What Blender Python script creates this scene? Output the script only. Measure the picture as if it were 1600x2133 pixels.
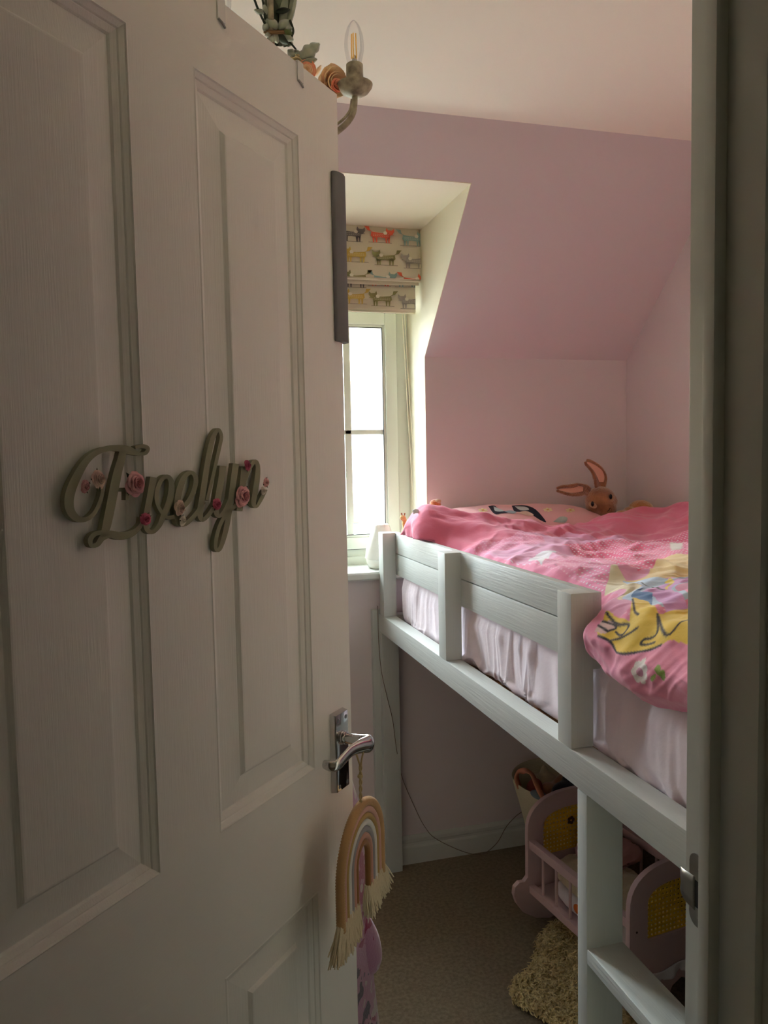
import bpy, bmesh, math, random
import numpy as np
from mathutils import Vector, Matrix, noise
random.seed(7)
for o in list(bpy.data.objects): bpy.data.objects.remove(o)
S = bpy.context.scene
COL = S.collection

# ---------------------------------------------------------------- camera
F, CX, CY = 1602.0, 800.0, 1066.5
_Y = np.array([350-CX, 967-CY, F]); _Y /= np.linalg.norm(_Y)
_D = np.array([440, 23000, F]); _D = _D-(_D@_Y)*_Y; _D /= np.linalg.norm(_D)
_X = np.cross(_D, _Y)
if _X[0] < 0: _X = -_X
R = np.array([_X, _Y, -_D]).T
EYE = np.array([0, 0, 1.438])
def ray(u, v): return R.T@np.array([(u-CX)/F, (v-CY)/F, 1.0])
def at(u, v, X=None, Y=None, Z=None):
    """point of the room that the photograph shows at (u, v), on a wall-parallel plane"""
    d = ray(u, v)
    ax, val = (0, X) if X is not None else (1, Y) if Y is not None else (2, Z)
    return Vector(EYE+(val-EYE[ax])/d[ax]*d)
cd = bpy.data.cameras.new('camera'); cam = bpy.data.objects.new('camera', cd); COL.objects.link(cam)
cd.sensor_fit = 'VERTICAL'; cd.sensor_height = 24.0; cd.lens = 24.0*F/2133.0; cd.clip_start = 0.02
cam.matrix_world = Matrix((( R[0,0], -R[1,0], -R[2,0], EYE[0]), (R[0,1], -R[1,1], -R[2,1], EYE[1]),
                           ( R[0,2], -R[1,2], -R[2,2], EYE[2]), (0,0,0,1)))
S.camera = cam

# ---------------------------------------------------------------- sky, light, exposure
w = bpy.data.worlds.new('overcast_sky'); S.world = w; w.use_nodes = True
bg = w.node_tree.nodes['Background']; bg.inputs[0].default_value = (0.84, 0.945, 1.0, 1); bg.inputs[1].default_value = 49.0
pl = bpy.data.lights.new('window_portal', 'AREA'); pl.shape = 'RECTANGLE'; pl.size = 0.86; pl.size_y = 0.95
pl.cycles.is_portal = True
po = bpy.data.objects.new('window_portal', pl); COL.objects.link(po)
po.location = (0.425, 2.83, 1.60); po.rotation_euler = (-math.pi/2, 0, 0)
ll = bpy.data.lights.new('landing_fill_light', 'AREA'); ll.shape = 'DISK'; ll.size = 0.34; ll.energy = 0.5; ll.color = (0.95, 1.0, 0.92)  # weak fill added on the landing to lift the door, no visible fitting
lo = bpy.data.objects.new('landing_fill_light', ll); COL.objects.link(lo); lo.location = (0.75, -0.55, 2.30)
S.view_settings.view_transform = 'Standard'; S.view_settings.look = 'None'
S.view_settings.gamma = 1.0; S.view_settings.use_curve_mapping = False
S.view_settings.exposure = 0.0
S.cycles.max_bounces = 14; S.cycles.diffuse_bounces = 8; S.cycles.transparent_max_bounces = 12

# ---------------------------------------------------------------- materials
MATS = {}
def srgb(c):
    return tuple((x/255/12.92 if x/255 <= 0.04045 else ((x/255+0.055)/1.055)**2.4) for x in c)
def mat(name, col, rough=0.6, var=0.0, vscale=8.0, bump=0.0, bscale=(60,60,60), bdist=0.002, metal=0.0, spec=0.5, sheen=0.0, col2=None, detail=3.0, coat=0.0):
    """principled material: colour (sRGB 0-255) with optional noise between two colours and a noise bump"""
    if name in MATS: return MATS[name]
    m = bpy.data.materials.new(name); m.use_nodes = True; MATS[name] = m
    nt = m.node_tree; N = nt.nodes; L = nt.links; p = N['Principled BSDF']
    c = srgb(col)+(1,)
    p.inputs['Base Color'].default_value = c; p.inputs['Roughness'].default_value = rough
    p.inputs['Metallic'].default_value = metal; p.inputs['Specular IOR Level'].default_value = spec
    if sheen: p.inputs['Sheen Weight'].default_value = sheen
    if coat: p.inputs['Coat Weight'].default_value = coat
    tc = N.new('ShaderNodeTexCoord')
    if var or col2:
        n = N.new('ShaderNodeTexNoise'); n.inputs['Scale'].default_value = vscale; n.inputs['Detail'].default_value = detail
        L.new(tc.outputs['Object'], n.inputs['Vector'])
        r = N.new('ShaderNodeValToRGB'); L.new(n.outputs['Fac'], r.inputs['Fac'])
        r.color_ramp.elements[0].position = 0.35; r.color_ramp.elements[1].position = 0.65
        c2 = srgb(col2)+(1,) if col2 else tuple(x*(1-var) for x in c[:3])+(1,)
        r.color_ramp.elements[0].color = c2; r.color_ramp.elements[1].color = c
        L.new(r.outputs['Color'], p.inputs['Base Color'])
    if bump:
        mp = N.new('ShaderNodeMapping'); mp.inputs['Scale'].default_value = bscale
        L.new(tc.outputs['Object'], mp.inputs['Vector'])
        n = N.new('ShaderNodeTexNoise'); n.inputs['Scale'].default_value = 1.0; n.inputs['Detail'].default_value = 4.0
        L.new(mp.outputs['Vector'], n.inputs['Vector'])
        b = N.new('ShaderNodeBump'); b.inputs['Strength'].default_value = bump; b.inputs['Distance'].default_value = bdist
        L.new(n.outputs['Fac'], b.inputs['Height']); L.new(b.outputs['Normal'], p.inputs['Normal'])
    return m
M = dict(
    wall=mat('pink_wall_paint', (221,211,212), 0.85, bump=0.12, bscale=(220,220,220), bdist=0.0005),
    white_wall=mat('white_wall_paint', (234,226,204), 0.85, bump=0.1, bscale=(200,200,200), bdist=0.0005),
    ceil=mat('ceiling_paint', (246,238,222), 0.9, bump=0.1, bscale=(150,150,150), bdist=0.0005),
    trimw=mat('white_gloss_trim', (208,211,204), 0.38, bump=0.05, bscale=(60,60,8), bdist=0.0006),
    door=mat('white_grained_door', (243,242,237), 0.5, bump=0.4, bscale=(520,520,14), bdist=0.0009),
    doorh=mat('white_cross_grained_rail', (243,242,237), 0.5, bump=0.3, bscale=(14,520,520), bdist=0.0006),
    upvc=mat('white_upvc', (222,228,216), 0.3),
    bed=mat('white_painted_pine', (200,205,200), 0.42, var=0.06, vscale=5, bump=0.6, bscale=(300,10,240), bdist=0.0010),
    bedv=mat('white_painted_pine_post', (200,205,200), 0.42, var=0.05, vscale=5, bump=0.4, bscale=(300,300,8), bdist=0.001),
    pine=mat('bare_pine', (176,132,88), 0.6, col2=(150,104,64), vscale=22, bump=0.2, bscale=(200,8,200)),
    sheet=mat('pale_pink_sheet', (240,226,234), 0.85, sheen=0.2, bump=0.3, bscale=(26,26,26), bdist=0.006),
    chrome=mat('polished_chrome', (200,200,200), 0.08, metal=1.0),
    steel=mat('brushed_steel', (150,152,150), 0.32, metal=1.0),
    sage=mat('sage_green_paint', (150,150,124), 0.75, bump=0.15, bscale=(300,300,300), bdist=0.0003),
    sagelf=mat('dark_sepal_green', (62,70,48), 0.8),
    grey=mat('grey_foam', (124,122,126), 0.9, bump=0.3, bscale=(400,400,400), bdist=0.0005),
    carpet=mat('beige_carpet', (150,136,112), 1.0, col2=(126,112,90), vscale=90, bump=1.0, bscale=(600,600,600), bdist=0.004, detail=5),
    fleece=mat('sheepskin_wool', (216,196,140), 1.0, col2=(190,168,112), vscale=28, sheen=0.3, bump=0.8, bscale=(160,160,160), bdist=0.003),
    cradle=mat('lilac_pink_paint', (200,172,172), 0.5, bump=0.08, bscale=(90,90,90)),
    cane=mat('yellow_cane', (226,184,48), 0.6, bump=0.3, bscale=(300,300,300)),
    blind=mat('linen_blind_fabric', (206,198,176), 0.95, bump=0.3, bscale=(900,900,900), bdist=0.0004),
    cream=mat('cream_cotton', (226,214,186), 0.95, bump=0.4, bscale=(300,300,300)),
    distress=mat('distressed_cream_paint', (176,166,138), 0.5, col2=(120,112,92), vscale=60, bump=0.2, bscale=(200,200,60)),
    brown=mat('dark_brown_wood', (70,48,36), 0.6),
)
def glass(name, rough=0.0, tint=(1,1,1)):
    m = bpy.data.materials.new(name); m.use_nodes = True; nt = m.node_tree; N = nt.nodes; N.clear()
    o = N.new('ShaderNodeOutputMaterial'); mx = N.new('ShaderNodeMixShader'); t = N.new('ShaderNodeBsdfTransparent'); g = N.new('ShaderNodeBsdfGlossy')
    fr = N.new('ShaderNodeFresnel'); fr.inputs[0].default_value = 1.45
    t.inputs[0].default_value = tint+(1,); g.inputs['Roughness'].default_value = rough
    ml = N.new('ShaderNodeMath'); ml.operation = 'MULTIPLY'; ml.inputs[1].default_value = 0.45; nt.links.new(fr.outputs[0], ml.inputs[0]); nt.links.new(ml.outputs[0], mx.inputs[0]); nt.links.new(t.outputs[0], mx.inputs[1]); nt.links.new(g.outputs[0], mx.inputs[2]); nt.links.new(mx.outputs[0], o.inputs[0])
    return m
M['glass'] = glass('clear_glass')

# ---------------------------------------------------------------- mesh helpers
class MB:
    def __init__(s, T=None): s.v = []; s.f = []; s.T = T
    def add(s, vs, fs):
        k = len(s.v); s.v += [Vector(p) for p in vs]; s.f += [tuple(i+k for i in f) for f in fs]; return s
    def box(s, a, b):
        x0,y0,z0 = a; x1,y1,z1 = b
        return s.add([(x0,y0,z0),(x1,y0,z0),(x1,y1,z0),(x0,y1,z0),(x0,y0,z1),(x1,y0,z1),(x1,y1,z1),(x0,y1,z1)],
                     [(0,3,2,1),(4,5,6,7),(0,1,5,4),(1,2,6,5),(2,3,7,6),(3,0,4,7)])
    def prism(s, poly, ax, a, b):
        """poly: 2-D outline, extruded along axis ax ('x','y','z') from a to b"""
        def P(p, t): return {'x': (t,p[0],p[1]), 'y': (p[0],t,p[1]), 'z': (p[0],p[1],t)}[ax]
        n = len(poly)
        return s.add([P(p,a) for p in poly]+[P(p,b) for p in poly],
                     [tuple(range(n)), tuple(range(2*n-1,n-1,-1))]+[(i, (i+1)%n+0, (i+1)%n+n, i+n) for i in range(n)])
    def tube(s, pts, r, n=10, cap=True):
        pts = [Vector(p) for p in pts]; m = len(pts)
        rs = r if isinstance(r, (list,tuple)) else [r]*m
        vs = []; up = None
        for i, p in enumerate(pts):
            t = (pts[min(i+1,m-1)]-pts[max(i-1,0)]).normalized()
            if up is None: up = Vector((0,0,1)) if abs(t.z) < 0.9 else Vector((1,0,0))
            a = t.cross(up); 
            if a.length < 1e-6: a = t.cross(Vector((0.3,1,0)))
            a.normalize(); b = a.cross(t).normalized(); up = b
            for k in range(n):
                q = 2*math.pi*k/n; vs.append(p+(a*math.cos(q)+b*math.sin(q))*rs[i])
        fs = [(i*n+k, i*n+(k+1)%n, (i+1)*n+(k+1)%n, (i+1)*n+k) for i in range(m-1) for k in range(n)]
        if cap: fs += [tuple(range(n-1,-1,-1)), tuple(range((m-1)*n, m*n))]
        return s.add(vs, fs)
    def lathe(s, prof, c, n=28, axis='z', ph=0.0, twist=0.0, flute=0.0, nf=8):
        """prof: (radius, height) pairs"""
        c = Vector(c); vs = []; m = len(prof)
        for i,(r,h) in enumerate(prof):
            for k in range(n):
                q = 2*math.pi*k/n+ph; rr = r*(1+flute*abs(math.sin((q+twist*h)*nf/2)))
                x, y = rr*math.cos(q), rr*math.sin(q)
                vs.append(c+(Vector((x,y,h)) if axis == 'z' else Vector((x,h,y)) if axis == 'y' else Vector((h,x,y))))
        fs = [(i*n+k, i*n+(k+1)%n, (i+1)*n+(k+1)%n, (i+1)*n+k) for i in range(m-1) for k in range(n)]
        fs += [tuple(range(n-1,-1,-1)), tuple(range((m-1)*n, m*n))]
        return s.add(vs, fs)
    def ball(s, c, r, n=20, m=12, rot=None):
        c = Vector(c); r = Vector((r,r,r)) if not hasattr(r,'__len__') else Vector(r); vs = []
        for i in range(1,m):
            a = math.pi*i/m
            for k in range(n):
                q = 2*math.pi*k/n; p = Vector((math.sin(a)*math.cos(q)*r.x, math.sin(a)*math.sin(q)*r.y, math.cos(a)*r.z))
                vs.append(c+(rot@p if rot else p))
        t = Vector((0,0,r.z)); top = c+(rot@t if rot else t); bot = c-(rot@t if rot else t)
        vs += [top, bot]; T_, B_ = len(vs)-2, len(vs)-1
        fs = [(i*n+k, (i+1)*n+k, (i+1)*n+(k+1)%n, i*n+(k+1)%n) for i in range(m-2) for k in range(n)]
        fs += [(T_, k, (k+1)%n) for k in range(n)]+[((m-2)*n+(k+1)%n, (m-2)*n+k, B_) for k in range(n)]
        return s.add(vs, fs)
    def grid(s, fn, nu, nv):
        vs = [fn(i/nu, j/nv) for i in range(nu+1) for j in range(nv+1)]
        return s.add(vs, [(i*(nv+1)+j, (i+1)*(nv+1)+j, (i+1)*(nv+1)+j+1, i*(nv+1)+j+1) for i in range(nu) for j in range(nv)])
    def build(s, name, m, parent=None, bevel=0.0, smooth=True, angle=40, seg=2, local=True, kind=None, solid=0.0, subsurf=0, recalc=True):
        me = bpy.data.meshes.new(name)
        T = s.T
        me.from_pydata([tuple(T@p) if T is not None else tuple(p) for p in s.v], [], s.f)
        b = bmesh.new(); b.from_mesh(me)
        if recalc: bmesh.ops.recalc_face_normals(b, faces=b.faces)
        if bevel:
            ed = [e for e in b.edges if len(e.link_faces) == 2 and e.calc_face_angle(0) > math.radians(30)]
            bmesh.ops.bevel(b, geom=ed, offset=bevel, segments=seg, affect='EDGES', clamp_overlap=True, profile=0.7)
        b.to_mesh(me); b.free()
        if smooth:
            me.polygons.foreach_set('use_smooth', [True]*len(me.polygons)); me.set_sharp_from_angle(angle=math.radians(angle))
        me.materials.append(m)
        o = bpy.data.objects.new(name, me); COL.objects.link(o)
        if parent is not None: adopt(o, parent)
        if solid:
            md = o.modifiers.new('thickness', 'SOLIDIFY'); md.thickness = solid; md.offset = 0
        if subsurf:
            md = o.modifiers.new('subdivision', 'SUBSURF'); md.levels = subsurf; md.render_levels = subsurf
        if kind: o['kind'] = kind
        return o
def wm(o): return (wm(o.parent)@o.matrix_parent_inverse if o.parent else Matrix())@o.matrix_basis
def adopt(o, parent):
    o.parent = parent; o.matrix_parent_inverse = wm(parent).inverted()
def thing(name, label, cat, loc, group=None):
    o = bpy.data.objects.new(name, None); COL.objects.link(o); o.location = loc; o.empty_display_size = 0.05
    o['label'] = label; o['category'] = cat
    if group: o['group'] = group
    return o
def tag(o, label, cat, group=None):
    o['label'] = label; o['category'] = cat
    if group: o['group'] = group
    return o
def struct(o, label=None, cat=None):
    o['kind'] = 'structure'
    o['label'] = label; o['category'] = cat
    return o
def crv(pts, n=8):
    """Catmull-Rom through tuples of any length"""
    P = [np.array(p, float) for p in pts]; P = [2*P[0]-P[1]]+P+[2*P[-1]-P[-2]]; out = []
    for i in range(1, len(P)-2):
        for k in range(n):
            t = k/n; out.append(0.5*(2*P[i]+(P[i+1]-P[i-1])*t+(2*P[i-1]-5*P[i]+4*P[i+1]-P[i+2])*t*t+(3*P[i]-P[i-1]-3*P[i+1]+P[i+2])*t**3))
    out.append(P[-2]); return out
def inpoly(x, y, poly):
    """numpy arrays x, y -> boolean array"""
    r = np.zeros(x.shape, bool); n = len(poly)
    for i in range(n):
        (x1,y1),(x2,y2) = poly[i], poly[(i+1)%n]
        if y1 == y2: continue
        c = ((y1 > y) != (y2 > y)) & (x < (x2-x1)*(y-y1)/(y2-y1)+x1); r ^= c
    return r

# ---------------------------------------------------------------- room shell
WB = 2.547            # back wall
XR = 1.661            # right wall
XL = -1.05            # left wall
DX0, DX1 = -0.017, 0.867   # dormer
ZC, ZK, ZD = 2.352, 1.79, 2.225
YS = WB-(ZC-ZK); YD = WB-(ZD-ZK)
YF0, YF1 = 0.545, 0.640     # doorway wall
T = 0.10
b = MB(); b.box((XL-T, -1.3, -T), (XR+T, 3.0, 0)); struct(b.build('floor', M['carpet'], smooth=False), 'beige brown cut pile carpet across the bedroom', 'floor')
b = MB(); b.box((XL-T, -1.3, ZC), (XR+T, WB+0.4, ZC+T)); struct(b.build('ceiling', M['ceil'], smooth=False), 'pale warm white ceiling above the sloped wall', 'ceiling')
LT = 0.002
b = MB(); b.box((XL-T, WB, 0), (DX0-LT, WB+T, ZK)); b.box((DX1+LT, WB, 0), (XR+T, WB+T, ZK)); b.box((DX0-LT, WB, 0), (DX1+LT, WB+T, 1.03))
struct(b.build('wall_back', M['wall'], smooth=False), 'pink knee wall behind the bed head and under the window', 'wall')
b = MB(); t2 = T*1.414
sl = lambda y0, y1: [(y0, ZK+WB-y0), (y1, ZK+WB-y1), (y1+T, ZK+WB-y1+T*0), (y0+T, ZK+WB-y0+T*0)]
def slope(x0, x1, y0, y1): b.prism([(y0, ZK+WB-y0), (y1, ZK+WB-y1), (y1+T, ZK+WB-y1), (y0+T, ZK+WB-y0)], 'x', x0, x1)
slope(XL-T, DX0-LT, WB, YS); slope(DX1+LT, XR+T, WB, YS)
b.prism([(YD-LT, ZD+LT), (YS, ZC), (YS+T, ZC), (YD+T, ZD+LT)], 'x', DX0-LT, DX1+LT)
struct(b.build('wall_slope', M['wall'], smooth=False), 'mauve pink sloping wall under the ceiling around the dormer', 'wall')
b = MB()
for x0, x1 in ((DX1, DX1+0.0018), (DX0-0.0018, DX0)):
    b.prism([(WB, 1.03), (2.86, 1.03), (2.86, ZD+0.0018), (YD-0.0018, ZD+0.0018), (WB, ZK)], 'x', x0, x1)
b.prism([(YD, ZD), (2.86, ZD), (2.86, ZD+0.0017), (YD-0.0017, ZD+0.0017)], 'x', DX0, DX1)
struct(b.build('wall_dormer', M['white_wall'], smooth=False), 'cream white dormer cheeks and soffit around the window', 'wall')
b = MB(); b.box((DX0-0.2, 2.76, 2.03), (DX1+0.2, 2.86, ZD+0.1)); b.box((DX1+0.002, 2.55+T, 1.03), (DX1+0.1, 2.86, ZD+0.1)); b.box((DX0-0.1, 2.55+T, 1.03), (DX0-0.002, 2.86, ZD+0.1))
b.box((DX0-0.1, YD+0.105, ZD+0.003), (DX1+0.1, 2.86, ZD+0.1)); b.box((DX0-0.1, 2.55+T, 0.9), (DX1+0.1, 2.86, 1.03))
struct(b.build('wall_window', M['white_wall'], smooth=False), 'white plaster above and around the window behind the blind', 'wall')
b = MB(); b.box((XR, -1.3, 0), (XR+T, WB+T, ZC)); struct(b.build('wall_right', M['wall'], smooth=False), 'pale pink wall along the far side of the bed', 'wall')
b = MB(); b.box((XL-T, YF1, 0), (XL, WB+T, ZC)); struct(b.build('wall_left', M['wall'], smooth=False), 'pink wall hidden behind the open door', 'wall')
OX0, OX1, OZ = -0.281, 0.487, 2.0
b = MB(); b.box((XL-T, YF0, 0), (OX0-0.03, YF1, ZC)); b.box((OX1+0.03, YF0, 0), (XR, YF1, ZC)); b.box((OX0-0.03, YF0, OZ+0.03), (OX1+0.03, YF1, ZC))
struct(b.build('wall_front', M['white_wall'], smooth=False), 'wall around the doorway between landing and bedroom', 'wall')
b = MB(); b.box((XL-T, -1.3, 0), (XL, YF0, ZC)); b.box((XL, -1.3-T, 0), (XR, -1.3, ZC))
struct(b.build('wall_landing', M['white_wall'], smooth=False), 'white landing walls behind the camera', 'wall')
# door lining, stop and architrave
trim = struct(MB().box((OX1, YF0, 0), (OX1+0.03, YF1+0.001, OZ)).build('trim_1', M['trimw'], bevel=0.0015), 'white door lining on the latch side with steel strike plate', 'door frame')
MB().box((OX0-0.03, YF0, 0), (OX0, YF1+0.001, OZ+0.03)).box((OX0, YF0, OZ), (OX1+0.03, YF1+0.001, OZ+0.03)).build('lining', M['trimw'], trim, bevel=0.0015)
st = 0.0125
MB().box((OX1-st, 0.591, 0), (OX1, 0.6065, OZ)).build('door_stop', M['trimw'], trim, bevel=0.0015)
MB().box((OX0, 0.575, 0), (OX0+st, 0.604, OZ)).box((OX0, 0.575, OZ-st), (OX1, 0.604, OZ)).build('door_stop', M['trimw'], trim, bevel=0.0015)
def arch_profile(x0, s):   # stepped, moulded architrave section in (x, y)
    p = [(0,0),(0,-0.011),(0.003,-0.014),(0.010,-0.0145),(0.012,-0.012),(0.018,-0.0125),(0.024,-0.017),(0.036,-0.019),(0.052,-0.019),(0.057,-0.015),(0.06,-0.008),(0.06,0)]
    return [(x0+s*a, YF0+c) for a, c in p]
MB().prism(arch_profile(OX1+0.008, 1), 'z', 0, OZ+0.01).build('architrave', M['trimw'], trim, angle=25)
MB().prism(arch_profile(OX0-0.008, -1), 'z', 0, OZ+0.01).build('architrave', M['trimw'], trim, angle=25)
MB().box((OX0-0.068, YF0-0.019, OZ+0.008), (OX1+0.068, YF0, OZ+0.068)).build('architrave', M['trimw'], trim, bevel=0.003)
# strike plate
def rrect(x0, x1, z0, z1, r, n=5):
    out = []
    for cx, cz, a0 in ((x1-r,z1-r,0),(x0+r,z1-r,90),(x0+r,z0+r,180),(x1-r,z0+r,270)):
        for k in range(n+1):
            a = math.radians(a0+90*k/n); out.append((cx+r*math.cos(a), cz+r*math.sin(a)))
    return out
sp = MB().prism(rrect(0.6068, 0.6335, 0.972, 1.046, 0.011), 'x', OX1-0.0016, OX1).build('strike_plate', M['steel'], trim, bevel=0.0004)
MB().box((OX1-0.0019, 0.610, 0.992), (OX1-0.0012, 0.6245, 1.019)).build('latch_hole', mat('latch_shadow', (20,18,16), 0.9), sp)
# curved lip bent round the edge of the lining
MB().grid(lambda u, v: Vector((OX1-0.0014+0.004*max(0,u-0.4)**2*4, 0.6245+0.030*u, 0.988+0.034*v+(0.005 if v < 0.5 else -0.005)*u*u)), 8, 4).build('strike_lip', M['steel'], sp, solid=0.0012, angle=60)
for z in (0.983, 1.0325):
    MB().lathe([(0.0002,-0.0026),(0.0028,-0.0022),(0.0036,-0.0012),(0.0036,0.0)], (OX1-0.0012, 0.6155, z), 14, 'x').build('screw', M['chrome'], sp)
# skirting boards
SK = [(0,0),(-0.015,0),(-0.015,0.058),(-0.0135,0.062),(-0.0095,0.066),(-0.0095,0.074),(-0.012,0.078),(-0.0115,0.088),(-0.008,0.094),(-0.004,0.099),(0,0.1)]
struct(MB().prism([(WB+a, z) for a, z in SK], 'x', XL, XR).build('baseboard_back', M['trimw'], angle=20), 'white grooved skirting board under the bed on the back wall', 'skirting board')
struct(MB().prism([(XR+a, z) for a, z in SK], 'y', YF1, WB-0.015).build('baseboard_right', M['trimw'], angle=20), 'white skirting board behind the doll cradle on the right wall', 'skirting board')
struct(MB().prism([(XL-a, z) for a, z in SK], 'y', YF1, WB-0.015).build('baseboard_left', M['trimw'], angle=20), 'white skirting board hidden behind the door', 'skirting board')

# ---------------------------------------------------------------- window
WY = 2.735
win = thing('window_1', None, None, (0.425, WY, 1.04)); struct(win, 'white casement window with glazing bars in the dormer', 'window')
def ring(b, x0, x1, z0, z1, wd, y0, y1):
    b.box((x0,y0,z0),(x0+wd,y1,z1)); b.box((x1-wd,y0,z0),(x1,y1,z1)); b.box((x0+wd,y0,z0),(x1-wd,y1,z0+wd)); b.box((x0+wd,y0,z1-wd),(x1-wd,y1,z1))
b = MB(); ring(b, DX0, DX1, 1.085, 2.03, 0.045, WY+0.005, WY+0.075); b.box((0.402,WY+0.005,1.13),(0.448,WY+0.075,1.985)); b.build('window_frame', M['upvc'], win, bevel=0.004)
b = MB(); b.box((DX0, WY-0.02, 1.055), (DX1, WY+0.075, 1.088)); b.build('bottom_rail', M['upvc'], win, bevel=0.004)
for x0, x1 in ((0.4505, 0.8195), (0.031, 0.3995)):
    sw = 0.053
    b = MB(); ring(b, x0, x1, 1.114, 1.970, sw-0.01, WY-0.012, WY+0.05); sash = b.build('sash', M['upvc'], win, bevel=0.005)
    b = MB(); ring(b, x0+sw-0.012, x1-sw+0.012, 1.157, 1.927, 0.012, WY-0.004, WY+0.04); b.build('glazing_bead', M['upvc'], sash, bevel=0.003)
    gk = mat('dark_gasket', (60,62,60), 0.7)
    b = MB(); ring(b, x0+sw-0.0015, x1-sw+0.0015, 1.1655, 1.9185, 0.0028, WY-0.0055, WY+0.030); b.build('gasket', gk, sash, smooth=False)
    b = MB(); ring(b, x0-0.0022, x1+0.0022, 1.1118, 1.9722, 0.0022, WY-0.002, WY+0.02); b.build('seal', gk, sash, smooth=False)
    xm = (x0+x1)/2
    for y in (WY+0.002, WY+0.034):
        MB().box((xm-0.013,y,1.167),(xm+0.013,y+0.008,1.917)).build('glazing_bar', M['upvc'], sash, bevel=0.003)
        MB().box((x0+sw,y,1.532),(x1-sw,y+0.008,1.550)).build('glazing_bar', M['upvc'], sash, bevel=0.003)
    MB().box((x0+sw-0.005,WY+0.018,1.16),(x1-sw+0.005,WY+0.022,1.925)).build('pane', M['glass'], sash, smooth=False)
MB().tube([(0.462,WY-0.014,1.46),(0.462,WY-0.03,1.46),(0.462,WY-0.032,1.50),(0.462,WY-0.034,1.57)], [0.008,0.008,0.007,0.005], 8).build('window_handle', M['upvc'], win)
sill = MB().prism([(WY-0.015,1.03),(2.515,1.03),(2.507,1.036),(2.507,1.052),(2.512,1.058),(WY-0.015,1.058)], 'x', DX0-0.04, DX1-0.002).build('trim_2', M['trimw'], bevel=0.002)
struct(sill, 'white window sill board with rounded front edge', 'window sill')

# ---------------------------------------------------------------- door, hinged open
ANG = math.radians(47.0); dv = Vector((math.cos(ANG), math.sin(ANG), 0)); nv = Vector((-math.sin(ANG), math.cos(ANG), 0))
DW, DH, DT = 0.762, 1.985, 0.035
DO = Vector((-0.256, 0.605, 0.008))
DM = Matrix(((dv.x, nv.x, 0, DO.x), (dv.y, nv.y, 0, DO.y), (0, 0, 1, 0), (0, 0, 0, 1)))
DMi = DM.inverted()
def dpt(u, v, off=0.0):
    """photo point -> door coordinates (x along the leaf from the hinge, y through it, z up) at depth off"""
    d = Vector(ray(u, v)); e = Vector(EYE); q0 = DO+nv*off; t = (q0-e).dot(nv)/d.dot(nv); q = DMi@(e+d*t); return q
door = bpy.data.objects.new('door_1', None); COL.objects.link(door); door.matrix_basis = DM; door.empty_display_size = 0.1
struct(door, 'white moulded four panel door standing open into the bedroom', 'door')
def dbuild(b, name, m, parent=door, **k):
    """b in door coordinates; the object's own frame is the door's"""
    o = b.build(name, m, None, **k); o.matrix_basis = DM if parent is not door else Matrix()
    if parent is door: o.parent = door
    elif parent is not None:
        o.parent = parent; o.matrix_basis = Matrix()
    return o
xs = [0.0, 0.118, 0.340, 0.440, 0.654, 0.762]; zs = [0.0+0.008, 0.225, 0.806, 0.990, 1.888, 1.985]
bs = MB()
for x0, x1 in ((xs[0],xs[1]),(xs[4],xs[5])): bs.box((x0,0,zs[0]),(x1,DT,zs[5]))
dbuild(bs, 'stile', M['door'], smooth=False)
bs = MB()
for z0, z1 in ((zs[0],zs[1]),(zs[2],zs[3]),(zs[4],zs[5])): bs.box((xs[1],0,z0),(xs[4],DT,z1))
dbuild(bs, 'rail', M['doorh'], smooth=False)
bs = MB()
for z0, z1 in ((zs[1],zs[2]),(zs[3],zs[4])): bs.box((xs[2],0,z0),(xs[3],DT,z1))
dbuild(bs, 'muntin', M['door'], smooth=False)
PR = [(0,0),(0.0015,-0.0008),(0.0025,0.0012),(0.0075,0.0042),(0.0085,0.0062),(0.0095,0.0062),(0.0155,0.0085),(0.0175,0.0112),(0.0190,0.0112),(0.0510,0.0068),(0.0555,0.0022),(0.0575,0.0018)]
def door_panel(x0, x1, z0, z1, sgn=1):
    b = MB(); ringv = []
    for side in (0, 1):
        base = len(b.v)
        for o_, d_ in PR:
            y = d_ if side == 0 else DT-d_
            b.v += [Vector((x0+o_,y,z0+o_)), Vector((x1-o_,y,z0+o_)), Vector((x1-o_,y,z1-o_)), Vector((x0+o_,y,z1-o_))]
        for i in range(len(PR)-1):
            for k in range(4):
                q = (base+i*4+k, base+i*4+(k+1)%4, base+(i+1)*4+(k+1)%4, base+(i+1)*4+k); b.f.append(q)
        e = base+(len(PR)-1)*4; b.f.append((e,e+1,e+2,e+3))
    o = dbuild(b, 'panel', M['door'], smooth=False, recalc=False)
    bm = bmesh.new(); bm.from_mesh(o.data); bmesh.ops.recalc_face_normals(bm, faces=bm.faces); bm.to_mesh(o.data); bm.free()
for x0, x1 in ((xs[1],xs[2]),(xs[3],xs[4])):
    for z0, z1 in ((zs[1],zs[2]),(zs[3],zs[4])): door_panel(x0, x1, z0, z1)
for z in (0.25, 1.0, 1.75):
    dbuild(MB().tube([(-0.004,DT+0.004,z-0.04),(-0.004,DT+0.004,z+0.04)], 0.006, 12), 'hinge', M['steel'])
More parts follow.
